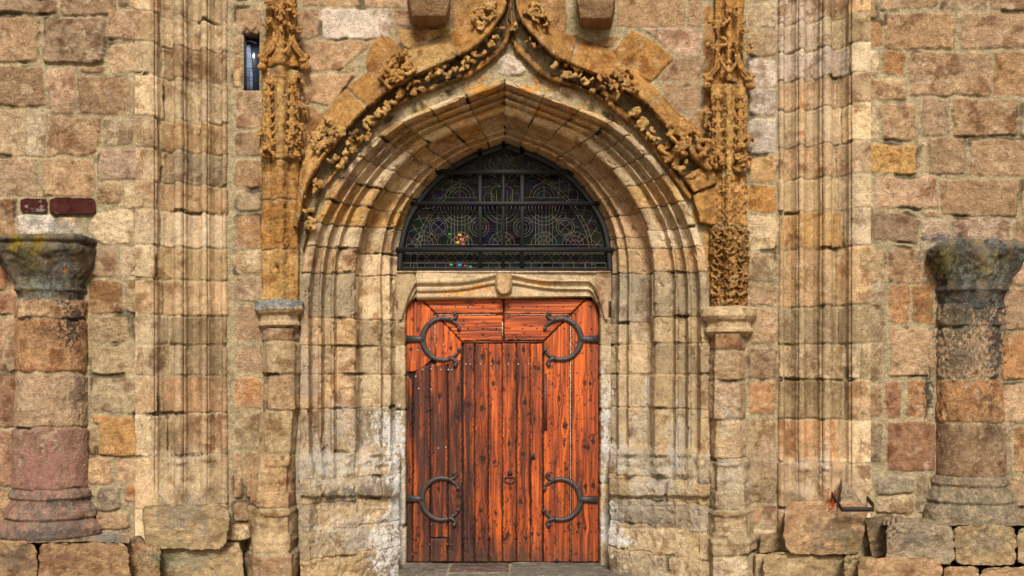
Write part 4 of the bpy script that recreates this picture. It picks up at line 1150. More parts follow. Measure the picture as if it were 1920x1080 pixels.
# ------------------------------------------------------------------ carved leafwork
_dt = bpy.data.textures.new('carving_clouds', 'CLOUDS'); _dt.noise_scale = .022; _dt.noise_depth = 3
_dt2 = bpy.data.textures.new('erosion_clouds', 'CLOUDS'); _dt2.noise_scale = .06; _dt2.noise_depth = 4
def finish_carving(mb, name, parent, voxel=.006, disp=.010, col='a', seed=0, dirt=.45, mat=None, disp2=0.0):
    """fuse the rough pieces into one weathered surface"""
    V = np.concatenate(mb.v); Q = np.concatenate(mb.q)
    me = bpy.data.meshes.new(name + '_rough'); me.from_pydata(V.tolist(), [], [tuple(dict.fromkeys(f.tolist())) for f in Q])
    o = bpy.data.objects.new(name, me); COL.objects.link(o)
    r = o.modifiers.new('r', 'REMESH'); r.mode = 'VOXEL'; r.voxel_size = voxel
    for tx, st in ((_dt, disp), (_dt2, disp2)):
        if st:
            dm = o.modifiers.new('d', 'DISPLACE'); dm.texture = tx; dm.strength = st; dm.mid_level = .5; dm.texture_coords = 'LOCAL'
    dg = bpy.context.evaluated_depsgraph_get()
    m2 = bpy.data.meshes.new_from_object(o.evaluated_get(dg)); m2.name = name
    o.modifiers.clear(); o.data = m2; bpy.data.meshes.remove(me)
    n = len(m2.vertices); co = np.empty(n * 3, np.float32); m2.vertices.foreach_get('co', co); co = co.reshape(-1, 3).astype(float)
    u, v = co[:, 0] / S + co[:, 1] / S * .7, co[:, 2] / S + co[:, 1] / S * .4
    t2 = fbm(u, v, 14, 4, seed + 5)[:, None]; t3 = fbm(u, v, 4, 3, seed + 6)[:, None]
    c = PAL[col] * (1 + .25 * t2 + .15 * t3)
    k = sst(.1, .7, fbm(u, v, 16, 4, seed + 7, .65))[:, None] * dirt
    c = c * (1 - k) + np.array(lin((58, 46, 34))) * k
    k = sst(.3, .8, fbm(u, v, 12, 4, seed + 8, .65))[:, None] * .45
    c = c * (1 - k) + np.array(lin((226, 184, 120))) * k
    px = 960 + co[:, 0] / S * D / (D + co[:, 1]); py = HY - (co[:, 2] - ZC) / S * D / (D + co[:, 1])
    at = m2.color_attributes.new('Col', 'FLOAT_COLOR', 'POINT')
    c4 = np.ones((n, 4), np.float32); c4[:, :3] = np.clip(c, 0, 1); at.data.foreach_set('color', c4.ravel())
    m2.polygons.foreach_set('use_smooth', np.ones(len(m2.polygons), bool))
    m2.materials.clear(); m2.materials.append(mat or M_ORANGE)
    if parent is not None: o.parent = parent; o.matrix_parent_inverse = parent.matrix_world.inverted()
    return o
def leaf_cluster(mb, cx, cy, rx, ry, d0, dep, ang, seed, n=9, thick=1.0):
    """curled, pierced leafage filling an oblong (photo px), standing out from depth d0 by dep metres"""
    r = random.Random(seed)
    ca, sa = math.cos(ang), math.sin(ang)
    def W(u, v, w):
        x = cx + (u * rx) * ca - (v * ry) * sa; y = cy + (u * rx) * sa + (v * ry) * ca
        return np.array(P3(x, y, d0 - dep * w))
    unit = min(rx, ry) * S
    for i in range(n):
        u0 = -1 + 2 * (i + .5) / n + r.uniform(-.15, .15); v0 = r.uniform(-.5, .7)
        a0 = r.uniform(0, 2 * math.pi); curl = r.choice([-1, 1]) * r.uniform(2.2, 4.6); L = r.uniform(.45, .9)
        pts = []; rad = []; x, y = u0, v0; a = a0
        m = 12
        for k in range(m):
            t = k / (m - 1)
            pts.append(W(math.tanh(x * 1.1), math.tanh(y * 1.1), .15 + .95 * math.sin(min(1, t * 1.2) * math.pi * .62)))
            rad.append(unit * thick * (.13 + .12 * math.sin(t * math.pi * 1.2 + .3)))
            a += curl / m; x += math.cos(a) * L / m * 1.6 * min(1, ry / rx * 1.5); y += math.sin(a) * L / m * 1.6
        mb.tube(pts, rad, 6)
        mb.ball(tuple(pts[-1]), unit * thick * r.uniform(.15, .24), 1, .8, 1, 7)
        for k in (3, 6, 9):
            if r.random() < .75:
                q = pts[k] + np.array([r.uniform(-1, 1), -.2, r.uniform(-1, 1)]) * unit * .3
                mb.tube([pts[k], (pts[k] + q) / 2 + [0, -.1 * unit, 0], q], [unit * .16 * thick, unit * .14 * thick, unit * .18 * thick], 5)
    return mb

HL = [((548,424),(556,424),(568,470)),((556,350),(566,368),(587,402)),((566,308),(586,318),(614,345)),((618,207),(645,240),(678,264)),((680,148),(714,176),(742,202)),((763,97),(785,134),(802,170)),
      ((845,66),(862,100),(876,142)),((868,43),(905,68),(917,114)),((884,18),(935,30),(947,82)),((892,-20),(951,-6),(956,40)),((900,-60),(956,-50),(958,0))]
HR = [((1352,296),(1330,314),(1294,374)),((1322,252),(1300,284),(1256,322)),((1278,217),(1263,242),(1223,276)),((1223,163),(1200,178),(1174,222)),((1145,97),(1125,138),(1102,172)),
      ((1055,62),(1045,103),(1028,146)),((1030,35),(1010,72),(990,113)),((1020,5),(980,35),(963,83)),((1016,-25),(967,-6),(959,40)),((1012,-60),(962,-50),(960,0))]
HOOD = empty('ogee_hood_mould', 'ogee hood moulding of weathered orange limestone with leafy crockets over the portal arch', 'hood mould', P3(955, 40, -.1))
def hood_arm(st, name, seed):
    rows = [list(a) + list(b) + list(c) for a, b, c in st]
    p, s = resample(rows, step=1.7, smooth=True)
    # profile: (which pair, fraction, depth)
    pf = [('a', -.15, .06), ('a', 0, -.015), ('a', .15, -.05), ('a', .45, -.10), ('a', .72, -.165), ('a', .9, -.185), ('a', 1.0, -.20), ('b', .04, -.20), ('b', .10, -.185), ('b', .17, -.15), ('b', .20, -.06), ('b', .24, .08),
          ('b', .45, .11), ('b', .70, .09), ('b', .80, .02), ('b', .86, -.05), ('b', .93, -.075), ('b', 1.0, -.07), ('b', 1.05, -.03), ('b', 1.09, .05)]
    X = []; Dv = []; Y = []
    cum = []; Ac = np.array([[a, b, c] for a, b, c in st], float)
    for k, f, d in pf:
        i, j = (0, 2) if k == 'a' else (2, 4)
        X.append(p[:, i] * (1 - f) + p[:, j] * f); Y.append(p[:, i + 1] * (1 - f) + p[:, j + 1] * f); Dv.append(np.full(len(p), d))
    # resample the profile finely
    mean = [(0 if k == 'a' else 40) + f * 40 for k, f, d in pf]; L = np.concatenate([[0], np.cumsum(np.hypot(np.diff(mean), np.diff([d / S for *_, d in pf])))])
    n = int(L[-1] / 2.0); t = np.linspace(0, L[-1], n)
    def rs(A): A = np.stack(A, 1); return np.stack([np.interp(t, L, row) for row in A])
    px, py, d = rs(X), rs(Y), rs(Dv)
    U = np.broadcast_to(t, px.shape).copy(); V = np.broadcast_to(s[:, None], px.shape).copy()
    r = random.Random(seed); cuts = [-20]
    while cuts[-1] < s[-1]: cuts.append(cuts[-1] + r.uniform(75, 120))
    bl = [rect(-20, cuts[i] + .8, L[-1] + 20, cuts[i + 1] - .8, r.choice('aaya'), soft=2) for i in range(len(cuts) - 1)]
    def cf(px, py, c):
        # colour darkened inside the casement recess, more towards the top of the ogee
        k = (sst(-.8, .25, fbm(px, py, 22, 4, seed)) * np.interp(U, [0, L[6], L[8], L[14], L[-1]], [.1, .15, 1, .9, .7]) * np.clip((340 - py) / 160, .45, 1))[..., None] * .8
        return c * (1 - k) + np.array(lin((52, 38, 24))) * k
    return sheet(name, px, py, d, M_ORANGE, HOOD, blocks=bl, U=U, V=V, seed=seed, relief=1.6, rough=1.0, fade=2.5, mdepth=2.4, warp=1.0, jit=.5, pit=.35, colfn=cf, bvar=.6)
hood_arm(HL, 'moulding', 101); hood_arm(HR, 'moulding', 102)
# leafage in the hollow
for i, (x, y, rx, ry, a) in enumerate([(582,352,16,24,.5),(582,412,24,12,1.35),(640,290,27,14,-.9),(672,258,20,13,-.8),(706,222,26,14,-.75),(735,190,16,12,-.7),(770,166,26,13,-.55),(828,136,34,13,-.35),(872,116,14,12,-.4),(900,92,28,12,-.75),(932,62,16,9,-1.1),
        (966,44,9,15,.2),(1000,84,15,8,.8),(1062,130,30,14,.5),(1098,150,14,10,.5),(1138,172,26,15,.65),(1200,220,24,15,.75),(1228,250,18,12,.85),(1258,284,26,16,.9),(1288,318,20,13,.9)]):
    mb = MB(); leaf_cluster(mb, x, y, rx * 1.05, ry * 1.25, .04, .18, a, 200 + i, n=5 if rx < 20 else 8, thick=1.15)
    finish_carving(mb, 'leaf_carving', HOOD, .0052, .007, 'y' if i % 3 else 'a', i, .7)  # leaves in the recess get stronger dark blotches than the crockets
# crockets riding on the outer edge
for i, (x, y, rx, ry, a, dep) in enumerate([(606,252,36,30,-.7,.16),(742,128,40,28,-.6,.17),(906,26,34,20,-.9,.15),(1168,150,44,26,.6,.17),(1290,258,44,34,.8,.17),(1008,28,28,20,.9,.15)]):
    mb = MB(); leaf_cluster(mb, x, y, rx, ry, -.06, dep, a, 300 + i, n=13, thick=.72)
    leaf_cluster(mb, x + 3, y - 3, rx * .7, ry * .7, -.10, dep * .9, a + .9, 330 + i, n=7, thick=.8)
    finish_carving(mb, 'crocket', HOOD, .0055, .007, 'y' if i in (0, 2, 5) else 'a', 20 + i, .3)
# broken block at the right foot of the hood
def rocky(name, pts, d0, d1, col, parent, seed, mat=None, disp=.03, vox=.011, disp2=.03):
    mb = MB(); n = len(pts)
    c = np.mean(np.array(pts, float), 0)
    F = [P3(x * .92 + c[0] * .08, y * .92 + c[1] * .08, d0) for x, y in pts]; Mi = [P3(x, y, d0 + (d1 - d0) * .25) for x, y in pts]; B = [P3(x, y, d1) for x, y in pts]
    V = F + Mi + B + [P3(c[0], c[1], d0), P3(c[0], c[1], d1)]
    q = []
    for i in range(n):
        j = (i + 1) % n
        q += [(i, j, n + j, n + i), (n + i, n + j, 2 * n + j, 2 * n + i), (3 * n, j, i, 3 * n), (3 * n + 1, 2 * n + i, 2 * n + j, 3 * n + 1)]
    mb.add(V, q)
    return finish_carving(mb, name, parent, vox, disp * .4, col, seed, .35, mat or M_STONE, disp2)
rocky('end_stone', [(1282,332),(1335,300),(1345,345),(1300,362)], -.14, .04, 'a', HOOD, 401, M_ORANGE)
rocky('end_stone', [(1298,366),(1340,345),(1345,425),(1312,418)], -.10, .04, 'a', HOOD, 402, M_ORANGE)

# ------------------------------------------------------------------ pinnacled pilasters
SEC = [(-1.0,-.5),(-1.0,.3),(-.97,.45),(-.62,.60),(-.5,.5),(-.34,.66),(-.12,.98),(.0,1.03),(.12,.98),(.34,.66),(.5,.5),(.62,.60),(.97,.45),(1.0,.3),(1.0,-.5)]
BOX = [(-1,-.5),(-1,.12),(-.97,.2),(-.74,.62),(-.68,.82),(-.4,.9),(0,.94),(.4,.9),(.68,.82),(.74,.62),(.97,.2),(1,.12),(1,-.5)]
def pilaster_sheet(name, parent, cx, prof, sec, dep, seed, blocks, mat, base=0.0, pit=0, rough=1.0, relief=1.2, col='a', step=1.6, colfn=None, extra=None, fade=2.5):
    """prof: list (py, half width px, depth factor, centre shift)"""
    q, s = resample([(a * 32, b * 28) for a, b in sec], step=1.3)
    sx, sd = q[:, 0] / 32, q[:, 1] / 28
    y = axis((prof[0][0], prof[-1][0], step)); ya = [p[0] for p in prof]
    hw = np.interp(y, ya, [p[1] for p in prof])[:, None]; df = np.interp(y, ya, [p[2] for p in prof])[:, None]; cs = np.interp(y, ya, [(p[3] if len(p) > 3 else 0) for p in prof])[:, None]
    px = cx + cs + hw * sx; d = base - dep * df * sd
    d = np.where(sd < 0, base + .06, d)
    py = np.broadcast_to(y[:, None], px.shape).copy()
    return sheet(name, px, py, d * np.ones_like(px), mat, parent, blocks=blocks, base=col, U=np.broadcast_to(s, px.shape) - s[-1] / 2 + cx, V=py, dref=-.1, seed=seed, relief=relief, rough=rough, fade=fade, mdepth=1.8, warp=1.2, pit=pit, colfn=colfn, extra=extra, bvar=.5)
def rows(cx, ys, cols, r, split=()):
    out = []
    for i in range(len(ys) - 1):
        out.append(rect(cx - 130, ys[i] + .8, cx + 130, ys[i + 1] - .8, cols[i % len(cols)], soft=2.4))
    return out

def canopy(mb, cx, y0, y1, hw, dep, seed, s=1.0):
    """swept ogee gablets with volutes at the foot"""
    for f in (-1, 1):
        for k, dd in ((0, .10), (1, .15)):
            o = k * 7
            mb.tube([P3(cx + f * (hw * .42 - o), y0, -dep + .02), P3(cx + f * (hw * .45 - o), y0 + (y1 - y0) * .25, -dep - .01), P3(cx + f * (hw * .62 - o), y0 + (y1 - y0) * .5, -dep), P3(cx + f * (hw * .92 - o), y0 + (y1 - y0) * .72, -dep + .03), P3(cx + f * (hw * 1.0 - o), y1, -dep + .05)], [.012, .014, .016, .017, .02], 6)
        mb.ball(P3(cx + f * hw * .93, y1 + 2, -dep + .03), .042, 1.1, 1, .75); mb.ball(P3(cx + f * hw * .82, y1 - 10, -dep + .03), .032, 1.2, 1, .7)
        mb.ball(P3(cx + f * hw * 1.0, y1 - 18, -dep + .05), .03, 1, 1, .9)
        # centre gable
        mb.tube([P3(cx + f * hw * .45, y0 + 4, -dep - .01), P3(cx + f * hw * .30, y0 + (y1 - y0) * .35, -dep - .03), P3(cx, y0 + (y1 - y0) * .62, -dep - .05)], [.012, .016, .018], 6)
    mb.tube([P3(cx, y0 + (y1 - y0) * .5, -dep - .04), P3(cx, y1 - 8, -dep - .03)], [.016, .02], 6)
    for yy in (y0 + 22, y0 + 40, y1 - 14): mb.ball(P3(cx, yy, -dep - .02), .03, 1, 1, .8)
def pinnacle(mb, cx, y0, y1, dep, seed, w=11):
    """small crocketed pinnacle applied to the shaft"""
    r = random.Random(seed)
    mb.tube([P3(cx, y0 - 4, -dep), P3(cx, y0 + 18, -dep - .012), P3(cx, (y0 + y1) / 2, -dep - .015), P3(cx, y1, -dep)], [.012, .02, .032, .04], 6)
    y = y0 + 4
    while y < y1:
        ww = w * (.55 + .45 * (y - y0) / (y1 - y0))
        for f in (-1, 1):
            mb.tube([P3(cx, y + 3, -dep - .02), P3(cx + f * ww * .6, y + 2, -dep - .04), P3(cx + f * ww, y - 4, -dep - .03)], [.015, .013, .018], 5)
        mb.ball(P3(cx, y - 2, -dep - .035), .018, 1, .8, 1)
        y += r.uniform(15, 24)
    mb.ball(P3(cx - 4, y1 - 6, -dep - .02), .034, 1, 1, .8); mb.ball(P3(cx + 5, y1 - 14, -dep - .02), .03, 1, 1, .8)

def build_pilaster(side):
    L = side < 0
    cx = 526 if L else 1367
    t = empty('pinnacled_pilaster', 'tall orange limestone pilaster left of the portal, its moulded cap crusted grey' if L else 'tall honeycombed orange limestone pilaster right of the portal on a clean moulded cap', 'pilaster', P3(cx, 1085, -.05))
    r = random.Random(1 if L else 2)
    crust = lambda px, py, c: c
    ys = [-270, -120, 128, 302, 375, 468, 566] if L else [-270, -120, 160, 325, 425, 580]
    def ex(U, V, px, py, E, I, c):
        if not L:
            m = sst(415, 440, py) * 1.0
            w1, w2 = worley(U + 3 * fbm(U, V, 9, 2, 5), V / 1.5, 10, 77); w3, w4 = worley(U, V, 5.5, 78)
            hc = -(6.5 * sst(.08, .42, w2 - w1) + 2.0 * sst(.1, .4, w4 - w3)) * (m + .35 * sst(300, 330, py))
            return hc + 3 * m, None
        h = np.zeros(U.shape)
        for hx, hy in ((537, 390), (517, 505)):
            h -= 7 * np.exp(-((px - hx) / 4) ** 2 - ((py - hy) / 5.5) ** 2)
        return h, None
    hw0 = 34 if L else 33
    pr = [(-270, hw0 - 8, 1), (60 if L else 95, hw0 - 8, 1), (100 if L else 140, hw0 - 3, 1.1), (128 if L else 160, hw0, 1), (300, hw0, 1), (570 if L else 582, hw0, .95)]
    pilaster_sheet('shaft', t, cx, pr, SEC, .19, 111 if L else 112, rows(cx, ys, 'aayaay' if L else 'yayaa', r), M_ORANGE, pit=.45, rough=1.15, extra=ex)
    # outer canted block beside the shaft towards the arch
    # carving
    mb = MB(); yb = 60 if L else 96
    canopy(mb, cx + (6 if L else 0), yb, yb + 64, 44, .17, 5)
    finish_carving(mb, 'canopy', t, .006, .008, 'a', 31, .45)
    for f in (-1, 1):
        mb = MB(); pinnacle(mb, cx + f * (22 if L else 21), (150 if L else 178), (298 if L else 318), .13, 7 + f, 13)
        finish_carving(mb, 'pinnacle', t, .0055, .007, 'a', 41 + f, .3)
        mb = MB(); leaf_cluster(mb, cx + f * 24, 270 if L else 292, 15, 28, -.09, .13, 0, 60 + f + (5 if L else 0), n=8, thick=.9)
        finish_carving(mb, 'crocket', t, .0055, .007, 'a', 43 + f, .3)
    for i, (dx, yy) in enumerate([(-24, 10), (26, 20), (-28, 42), (27, 52), (-6, 26), (12, 12), (4, 46)] if L else [(-30, 48), (30, 52), (-6, 40), (-32, 84), (34, 88), (-10, 78), (14, 84), (12, 20)]):
        mb = MB(); leaf_cluster(mb, cx + dx + (4 if L else 0), yy, 11, 11, -.12, .10, i, 90 + i, n=5, thick=1.0)
        finish_carving(mb, 'crocket', t, .0055, .006, 'a', 50 + i, .35)
    for i, (dx, yy) in enumerate([(42, 195), (42, 236), (40, 150), (34, 275), (-34, 250)] if L else [(-38, 205), (-37, 285), (-34, 240), (36, 262), (34, 296)]):
        mb = MB(); leaf_cluster(mb, cx + dx, yy, 10, 12, -.04, .12, i, 120 + i, n=5, thick=1.1)
        finish_carving(mb, 'crocket', t, .0055, .006, 'a', 60 + i, .35)
    # cap
    cpx = 524 if L else 1367
    y0 = 563 if L else 575
    k = 1.0 if L else 1.15
    prof = [(y0 - 3, 20 * k, .3), (y0, 38 * k, .85), (y0 + 4, 46 * k, 1.1), (y0 + 18, 46 * k, 1.1), (y0 + 24, 42 * k, 1.0), (y0 + 28, 36 * k, .85), (y0 + 38, 36 * k, .82), (y0 + 42, 40 * k, .95), (y0 + 47, 40 * k, .95), (y0 + 52, 34 * k, .75), (y0 + 56, 30 * k, .6)]
    CAP = [(-1,-.5),(-1,.35),(-.92,.55),(-.5,.96),(-.42,1.0),(0,1.02),(.42,1.0),(.5,.96),(.92,.55),(1,.35),(1,-.5)]
    def capcol(px, py, c):
        if not L: return c
        kk = (sst(-.3, .1, fbm(px, py, 8, 4, 3) + (y0 + 15 - py) / 14))[..., None] * .9
        gg = np.array(lin((138, 144, 142))) * (1 + .5 * fbm(px, py, 3.5, 3, 8)[..., None])
        return c * (1 - kk) + gg * kk
    pilaster_sheet('cap', t, cpx, prof, CAP, .22, 121, None, M_LICHEN if L else M_STONE, rough=.8, col='l', step=1.0, colfn=capcol)
    # lower shaft and pedestals
    if L:
        prof = [(616,32,.8,2),(640,32,.8,0),(641,36,.9,2),(700,34,.9,4),(705,31,.8,5),(765,32,.9,4),(772,33,.9,0),(845,34,.95,-4),(852,34,.95,-6),(856,36,1.1,-8),(880,38,1.25,-10),(900,40,1.35,-12),(944,42,1.4,-12),(950,41,1.35,-10),(955,42,1.4,-12),(1000,43,1.45,-12),(1006,44,1.5,-14),(1026,46,1.6,-16),(1032,50,1.75,-14),(1092,52,1.8,-14)]
        ys = [600, 641, 702, 770, 851, 948, 1029, 1100]; cols = 'neteten'
    else:
        prof = [(626,30,.8,-4),(660,32,.85,-3),(715,34,.9,-4),(785,32,.9,-5),(788,30,.85,-2),(858,30,.85,-2),(864,36,1.1,3),(900,38,1.2,2),(950,39,1.3,2),(956,42,1.4,2),(1004,42,1.45,2),(1008,46,1.6,4),(1030,48,1.7,4),(1036,46,1.7,2),(1092,46,1.7,2)]
        ys = [620, 658, 714, 786, 861, 953, 1034, 1100]; cols = 'otnteel'
    def exl(U, V, px, py, E, I, c):
        u = (px - (cx - 6)) ; h = np.zeros(U.shape)
        # worn tracery panel on the pedestals
        for (yc, hh) in ((895, 26), (978, 18)):
            q = np.maximum(np.abs(u) / 26, np.abs(py - yc) / hh)
            h -= 4.5 * (1 - sst(.82, 1.0, q)); h += 4.5 * np.exp(-(u / 4.5) ** 2) * (q < 1) + 3.0 * np.exp(-((py - yc) / 5) ** 2 - (u / 16) ** 2) * (q < .95)
        h += 2.5 * np.exp(-((py - 1008) / 5) ** 2) + 2 * np.exp(-((py - 955) / 4) ** 2)
        return h, None
    pilaster_sheet('lower_shaft', t, 524 if L else 1367, prof, BOX, .25, 113 if L else 114, rows(cx, ys, cols, r), M_STONE, rough=1.1, relief=2.4, extra=exl, fade=4)
    return t
PIL_L = build_pilaster(-1); PIL_R = build_pilaster(1)

# ------------------------------------------------------------------ engaged round columns
def revolve(name, parent, cx, prof, d0, seed, blocks, mat, rough=1.0, relief=2.0, extra=None, base='n', colfn=None, sq=None, stepy=1.6, ang=108):
    th = np.radians(np.linspace(-ang, ang, 150))
    y = axis((prof[0][0], prof[-1][0], stepy)); ya = [p[0] for p in prof]
    R = np.interp(y, ya, [p[1] for p in prof])[:, None] * S * (D + d0) / D
    sqf = np.interp(y, ya, [(p[2] if len(p) > 2 else 0) for p in prof])[:, None]
    cs = np.interp(y, ya, [(p[3] if len(p) > 3 else 0) for p in prof])[:, None]
    c_, s_ = np.cos(th)[None], np.sin(th)[None]
    sup = (np.abs(c_) ** 8 + np.abs(s_) ** 8) ** (-1 / 8)
    rr = R * (1 + (sup - 1) * sqf)
    X = PX(cx, d0) + rr * s_ + cs * S; Y = d0 - rr * c_ * .82
    Zr = PZ(y, d0 - .2)[:, None] * np.ones_like(X)
    px = 960 + X / S * D / (D + Y); py = HY - (Zr - ZC) / S * D / (D - .1)
    U = th[None] * 75 + cx + 0 * X; V = y[:, None] + 0 * X
    dd = Y
    # sheet() turns px,d back into X and py,dref into Z
    return sheet(name, px, py, dd, mat, parent, blocks=blocks, base=base, U=U, V=V, dref=-.1, seed=seed, relief=relief, rough=rough, fade=5, mdepth=1.6, extra=extra, colfn=colfn, warp=2.2)
def column(L):
    cx = 98 if L else 1816
    t = empty('engaged_column', 'thick round engaged column at the left, mossy capital, red lowest drum' if L else 'thick round engaged column at the right with a black lichen covered capital', 'column', P3(cx, 1010, -.4))
    d0 = -.30
    if L:
        js = [560, 598, 700, 803, 922]; sh = [(560, 62), (566, 65), (700, 63), (800, 64), (922, 67)]; cols = 'nonv'; 
        cap = [(444, 80, .9), (450, 86, .9, -4), (472, 86, .85, -4), (490, 78, .75, -2), (520, 66, .45), (545, 60, .2), (560, 60, 0), (566, 66, 0), (574, 64, 0)]
        bs = [(918, 66), (924, 74), (934, 76), (939, 71), (950, 76, 0), (958, 84), (970, 86), (976, 80), (982, 88, .1), (990, 94, .1), (1004, 94, .1), (1012, 88), (1018, 70)]
    else:
        js = [566, 612, 712, 794, 897]; sh = [(566, 56), (612, 58), (712, 59), (794, 60), (897, 60)]; cols = 'nnon'
        cap = [(452, 62, .9, 4), (458, 80, .95, 4), (478, 82, .9, 4), (500, 74, .8, 4), (530, 64, .5, 2), (560, 58, .25), (568, 58, 0), (578, 60, 0)]
        bs = [(893, 60), (898, 70), (908, 72), (914, 68), (920, 72), (932, 80), (940, 82), (946, 78), (950, 84, .1), (958, 88, .2), (980, 90, .2), (986, 84, .2), (992, 60)]
    bl = [rect(cx - 200, js[i] + 1, cx + 200, js[i + 1] - 1, cols[i], soft=3) for i in range(4)]
    revolve('shaft', t, cx, sh, d0, 131 if L else 132, bl, M_LICHEN if not L else M_STONE, rough=1.2, relief=2.2)
    def ec(U, V, px, py, E, I, c):
        u = U - cx
        h = 1.6 * fbm(U, V, 16, 4, 71 if L else 72) + 1.8 * fbm(U, V, 34, 3, 75)
        # corner volutes and a worn band of leaves
        k = sst(0, 30, py - 462) * (1 - sst(40, 80, py - 462))
        h += 6 * np.cos(u / 15.0) * k + 4 * np.exp(-((py - 458) / 7) ** 2)
        for bx in (-62, -20, 22, 62): h += 8 * np.exp(-((u - bx) / 9) ** 2 - ((py - 482) / 10) ** 2)
        h += 5 * np.exp(-((py - 468) / 3.5) ** 2) * -1 + 4 * np.exp(-((py - 548) / 5) ** 2)
        return h, None
    def cc(px, py, c):
        n = fbm(px, py, 9, 5, 81, .7)[..., None]; n2 = fbm(px, py, 26, 4, 82, .6)[..., None]
        dk = np.array(lin((74, 70, 62))); gg = np.array(lin((122, 124, 112))); br = np.array(lin((134, 116, 92))); ye = np.array(lin((142, 122, 44)))
        k1 = sst(-.7 if not L else -.4, .1, n2 + n * .4) * (.92 if not L else .8); c = br * (1 + .3 * n) * (1 - k1) + dk * k1
        k2 = sst(.05, .5, n) * .75; c = c * (1 - k2) + gg * k2
        k3 = sst(.45, .8, fbm(px, py, 14, 5, 85, .7) - (py - 480) / 130)[..., None] * .8; c = c * (1 - k3) + ye * k3
        return c
    revolve('capital', t, cx, cap, d0, 133 if L else 134, None, M_LICHEN, rough=1.0, extra=ec, colfn=cc, ang=100)
    def cb(px, py, c):
        n = fbm(px, py, 12, 5, 91, .7)[..., None]
        k = sst(-.3, .5, n) * .65
        return c * (1 - k) + np.array(lin((116, 112, 98) if L else (98, 94, 80))) * (1 + .3 * n) * k
    revolve('base', t, cx, bs, d0, 135 if L else 136, None, M_LICHEN, rough=1.1, base='v' if L else 'g', colfn=cb, stepy=1.2)
    return t
column(True); column(False)

# ------------------------------------------------------------------ corbels
def corbel(x0, x1, y1, label, seed):
    t = empty('corbel', label, 'corbel', P3((x0 + x1) / 2, y1, -.1))
    cx = (x0 + x1) / 2; hw = (x1 - x0) / 2
    # body tapering downwards, hollow chamfer below
    us = np.linspace(-1, 1, 70); vs = np.linspace(0, 1, 60)
    U, V = np.meshgrid(us, vs)
    f = np.clip(U * 1.35, -1, 1); side = np.clip((np.abs(U) - .74) / .26, 0, 1)
    w_ = np.interp(V, [0, .45, .73, .77, 1], [1, .96, .78, .74, .68])
    dep = np.interp(V, [0, .5, .74, .77, 1], [.34, .33, .27, .25, .0])
    px = cx + f * hw * w_; py = np.interp(V, [0, .75, 1], [-50, y1 - 22, y1 - 21.5])
    d = -dep * (1 - side) + .03 * side
    sheet('block', px, py, d, M_STONE, t, base='d', dref=-.3, seed=seed, rough=1.0)
corbel(764, 846, 50, 'tapered brown stone corbel left of the ogee point', 141)
corbel(1080, 1154, 54, 'tapered brown stone corbel right of the ogee point', 142)

# ------------------------------------------------------------------ plinths and footing stones
PLN = []
def footing(name, label, x0, y0, x1, y1, df, db, col, seed, rough=2.2, taper=0, skew=0, parent=None, mat=None):
    o = blockstone(name, x0, y0, x1, y1, df, db, col, mat or M_STONE, parent, seed, taper=taper, rough=rough, skew=skew)
    if parent is None and label: tag(o, label, 'stone block')
    return o
PB_L = empty('column_plinth', 'low plinth of reddish blocks under the left column', 'plinth', P3(110, 1085, -.6))
PB_R = empty('column_plinth', 'low plinth of grey lichened blocks under the right column', 'plinth', P3(1800, 1085, -.6))
def ledge(parent, x0, x1, y, df, seed, col='e'):
    xs = axis((x0, x1, 2)); us = np.linspace(0, 1, 24)
    px, U = np.meshgrid(xs, us)
    d = df + U * .45; z = float(PZ(y, df))
    py = HY - (z - ZC) / S * D / (D - .45) + 0 * px
    sheet('ledge', px, py, d, M_LICHEN, parent, base=col, dref=-.45, seed=seed, rough=1.2)
ledge(PB_L, -400, 243, 1017, -.72, 151); ledge(PB_R, 1655, 2300, 985, -.70, 152, 'g')
footing('block', '', -120, 1016, 69, 1100, -.74, -.2, 'b', 153, parent=PB_L); footing('block', '', 71, 1018, 241, 1100, -.75, -.2, 'b', 154, parent=PB_L)
footing('block', '', -420, 1016, -122, 1100, -.74, -.2, 'b', 1531, parent=PB_L)
footing('block', '', 1662, 982, 1788, 1057, -.72, -.2, 'g', 155, parent=PB_R); footing('block', '', 1791, 986, 1905, 1060, -.71, -.2, 'e', 156, parent=PB_R); footing('block', '', 1908, 988, 2060, 1058, -.71, -.2, 'e', 157, parent=PB_R)
footing('block', '', 2062, 988, 2320, 1058, -.71, -.2, 'e', 1571, parent=PB_R)
footing('block', '', 1608, 1046, 1766, 1110, -.78, -.2, 'n', 158, parent=PB_R); footing('block', '', 1769, 1062, 1836, 1120, -.76, -.2, 'n', 159, parent=PB_R); footing('block', '', 1839, 1063, 2100, 1120, -.76, -.2, 'n', 160, parent=PB_R)
footing('block', '', 1585, 1044, 1630, 1100, -.66, -.2, 'e', 1591, parent=PB_R)
# bulky base stones of the clustered piers
b = footing('base_stone', '', 262, 946, 432, 1030, -.46, .05, 'e', 161, parent=CLL, taper=.12)
b = footing('base_stone', '', 290, 1024, 456, 1100, -.38, .1, 'e', 162, parent=CLL)
b = footing('base_stone', '', 232, 1020, 300, 1100, -.56, .0, 'b', 163, parent=CLL)
b = footing('base_stone', '', 1466, 942, 1628, 1040, -.46, .05, 'n', 164, parent=CLR, taper=.14, skew=-4)
b = footing('base_stone', '', 1432, 1035, 1584, 1100, -.40, .1, 'e', 165, parent=CLR)
rocky('broken_stone', [(1620,972),(1672,966),(1668,1046),(1634,1052)], -.50, -.1, 'k', PB_R, 166, M_LICHEN)
rocky('broken_stone', [(234,1010),(262,1004),(290,1035),(262,1085),(240,1085)], -.5, -.1, 'k', CLL, 167, M_LICHEN)
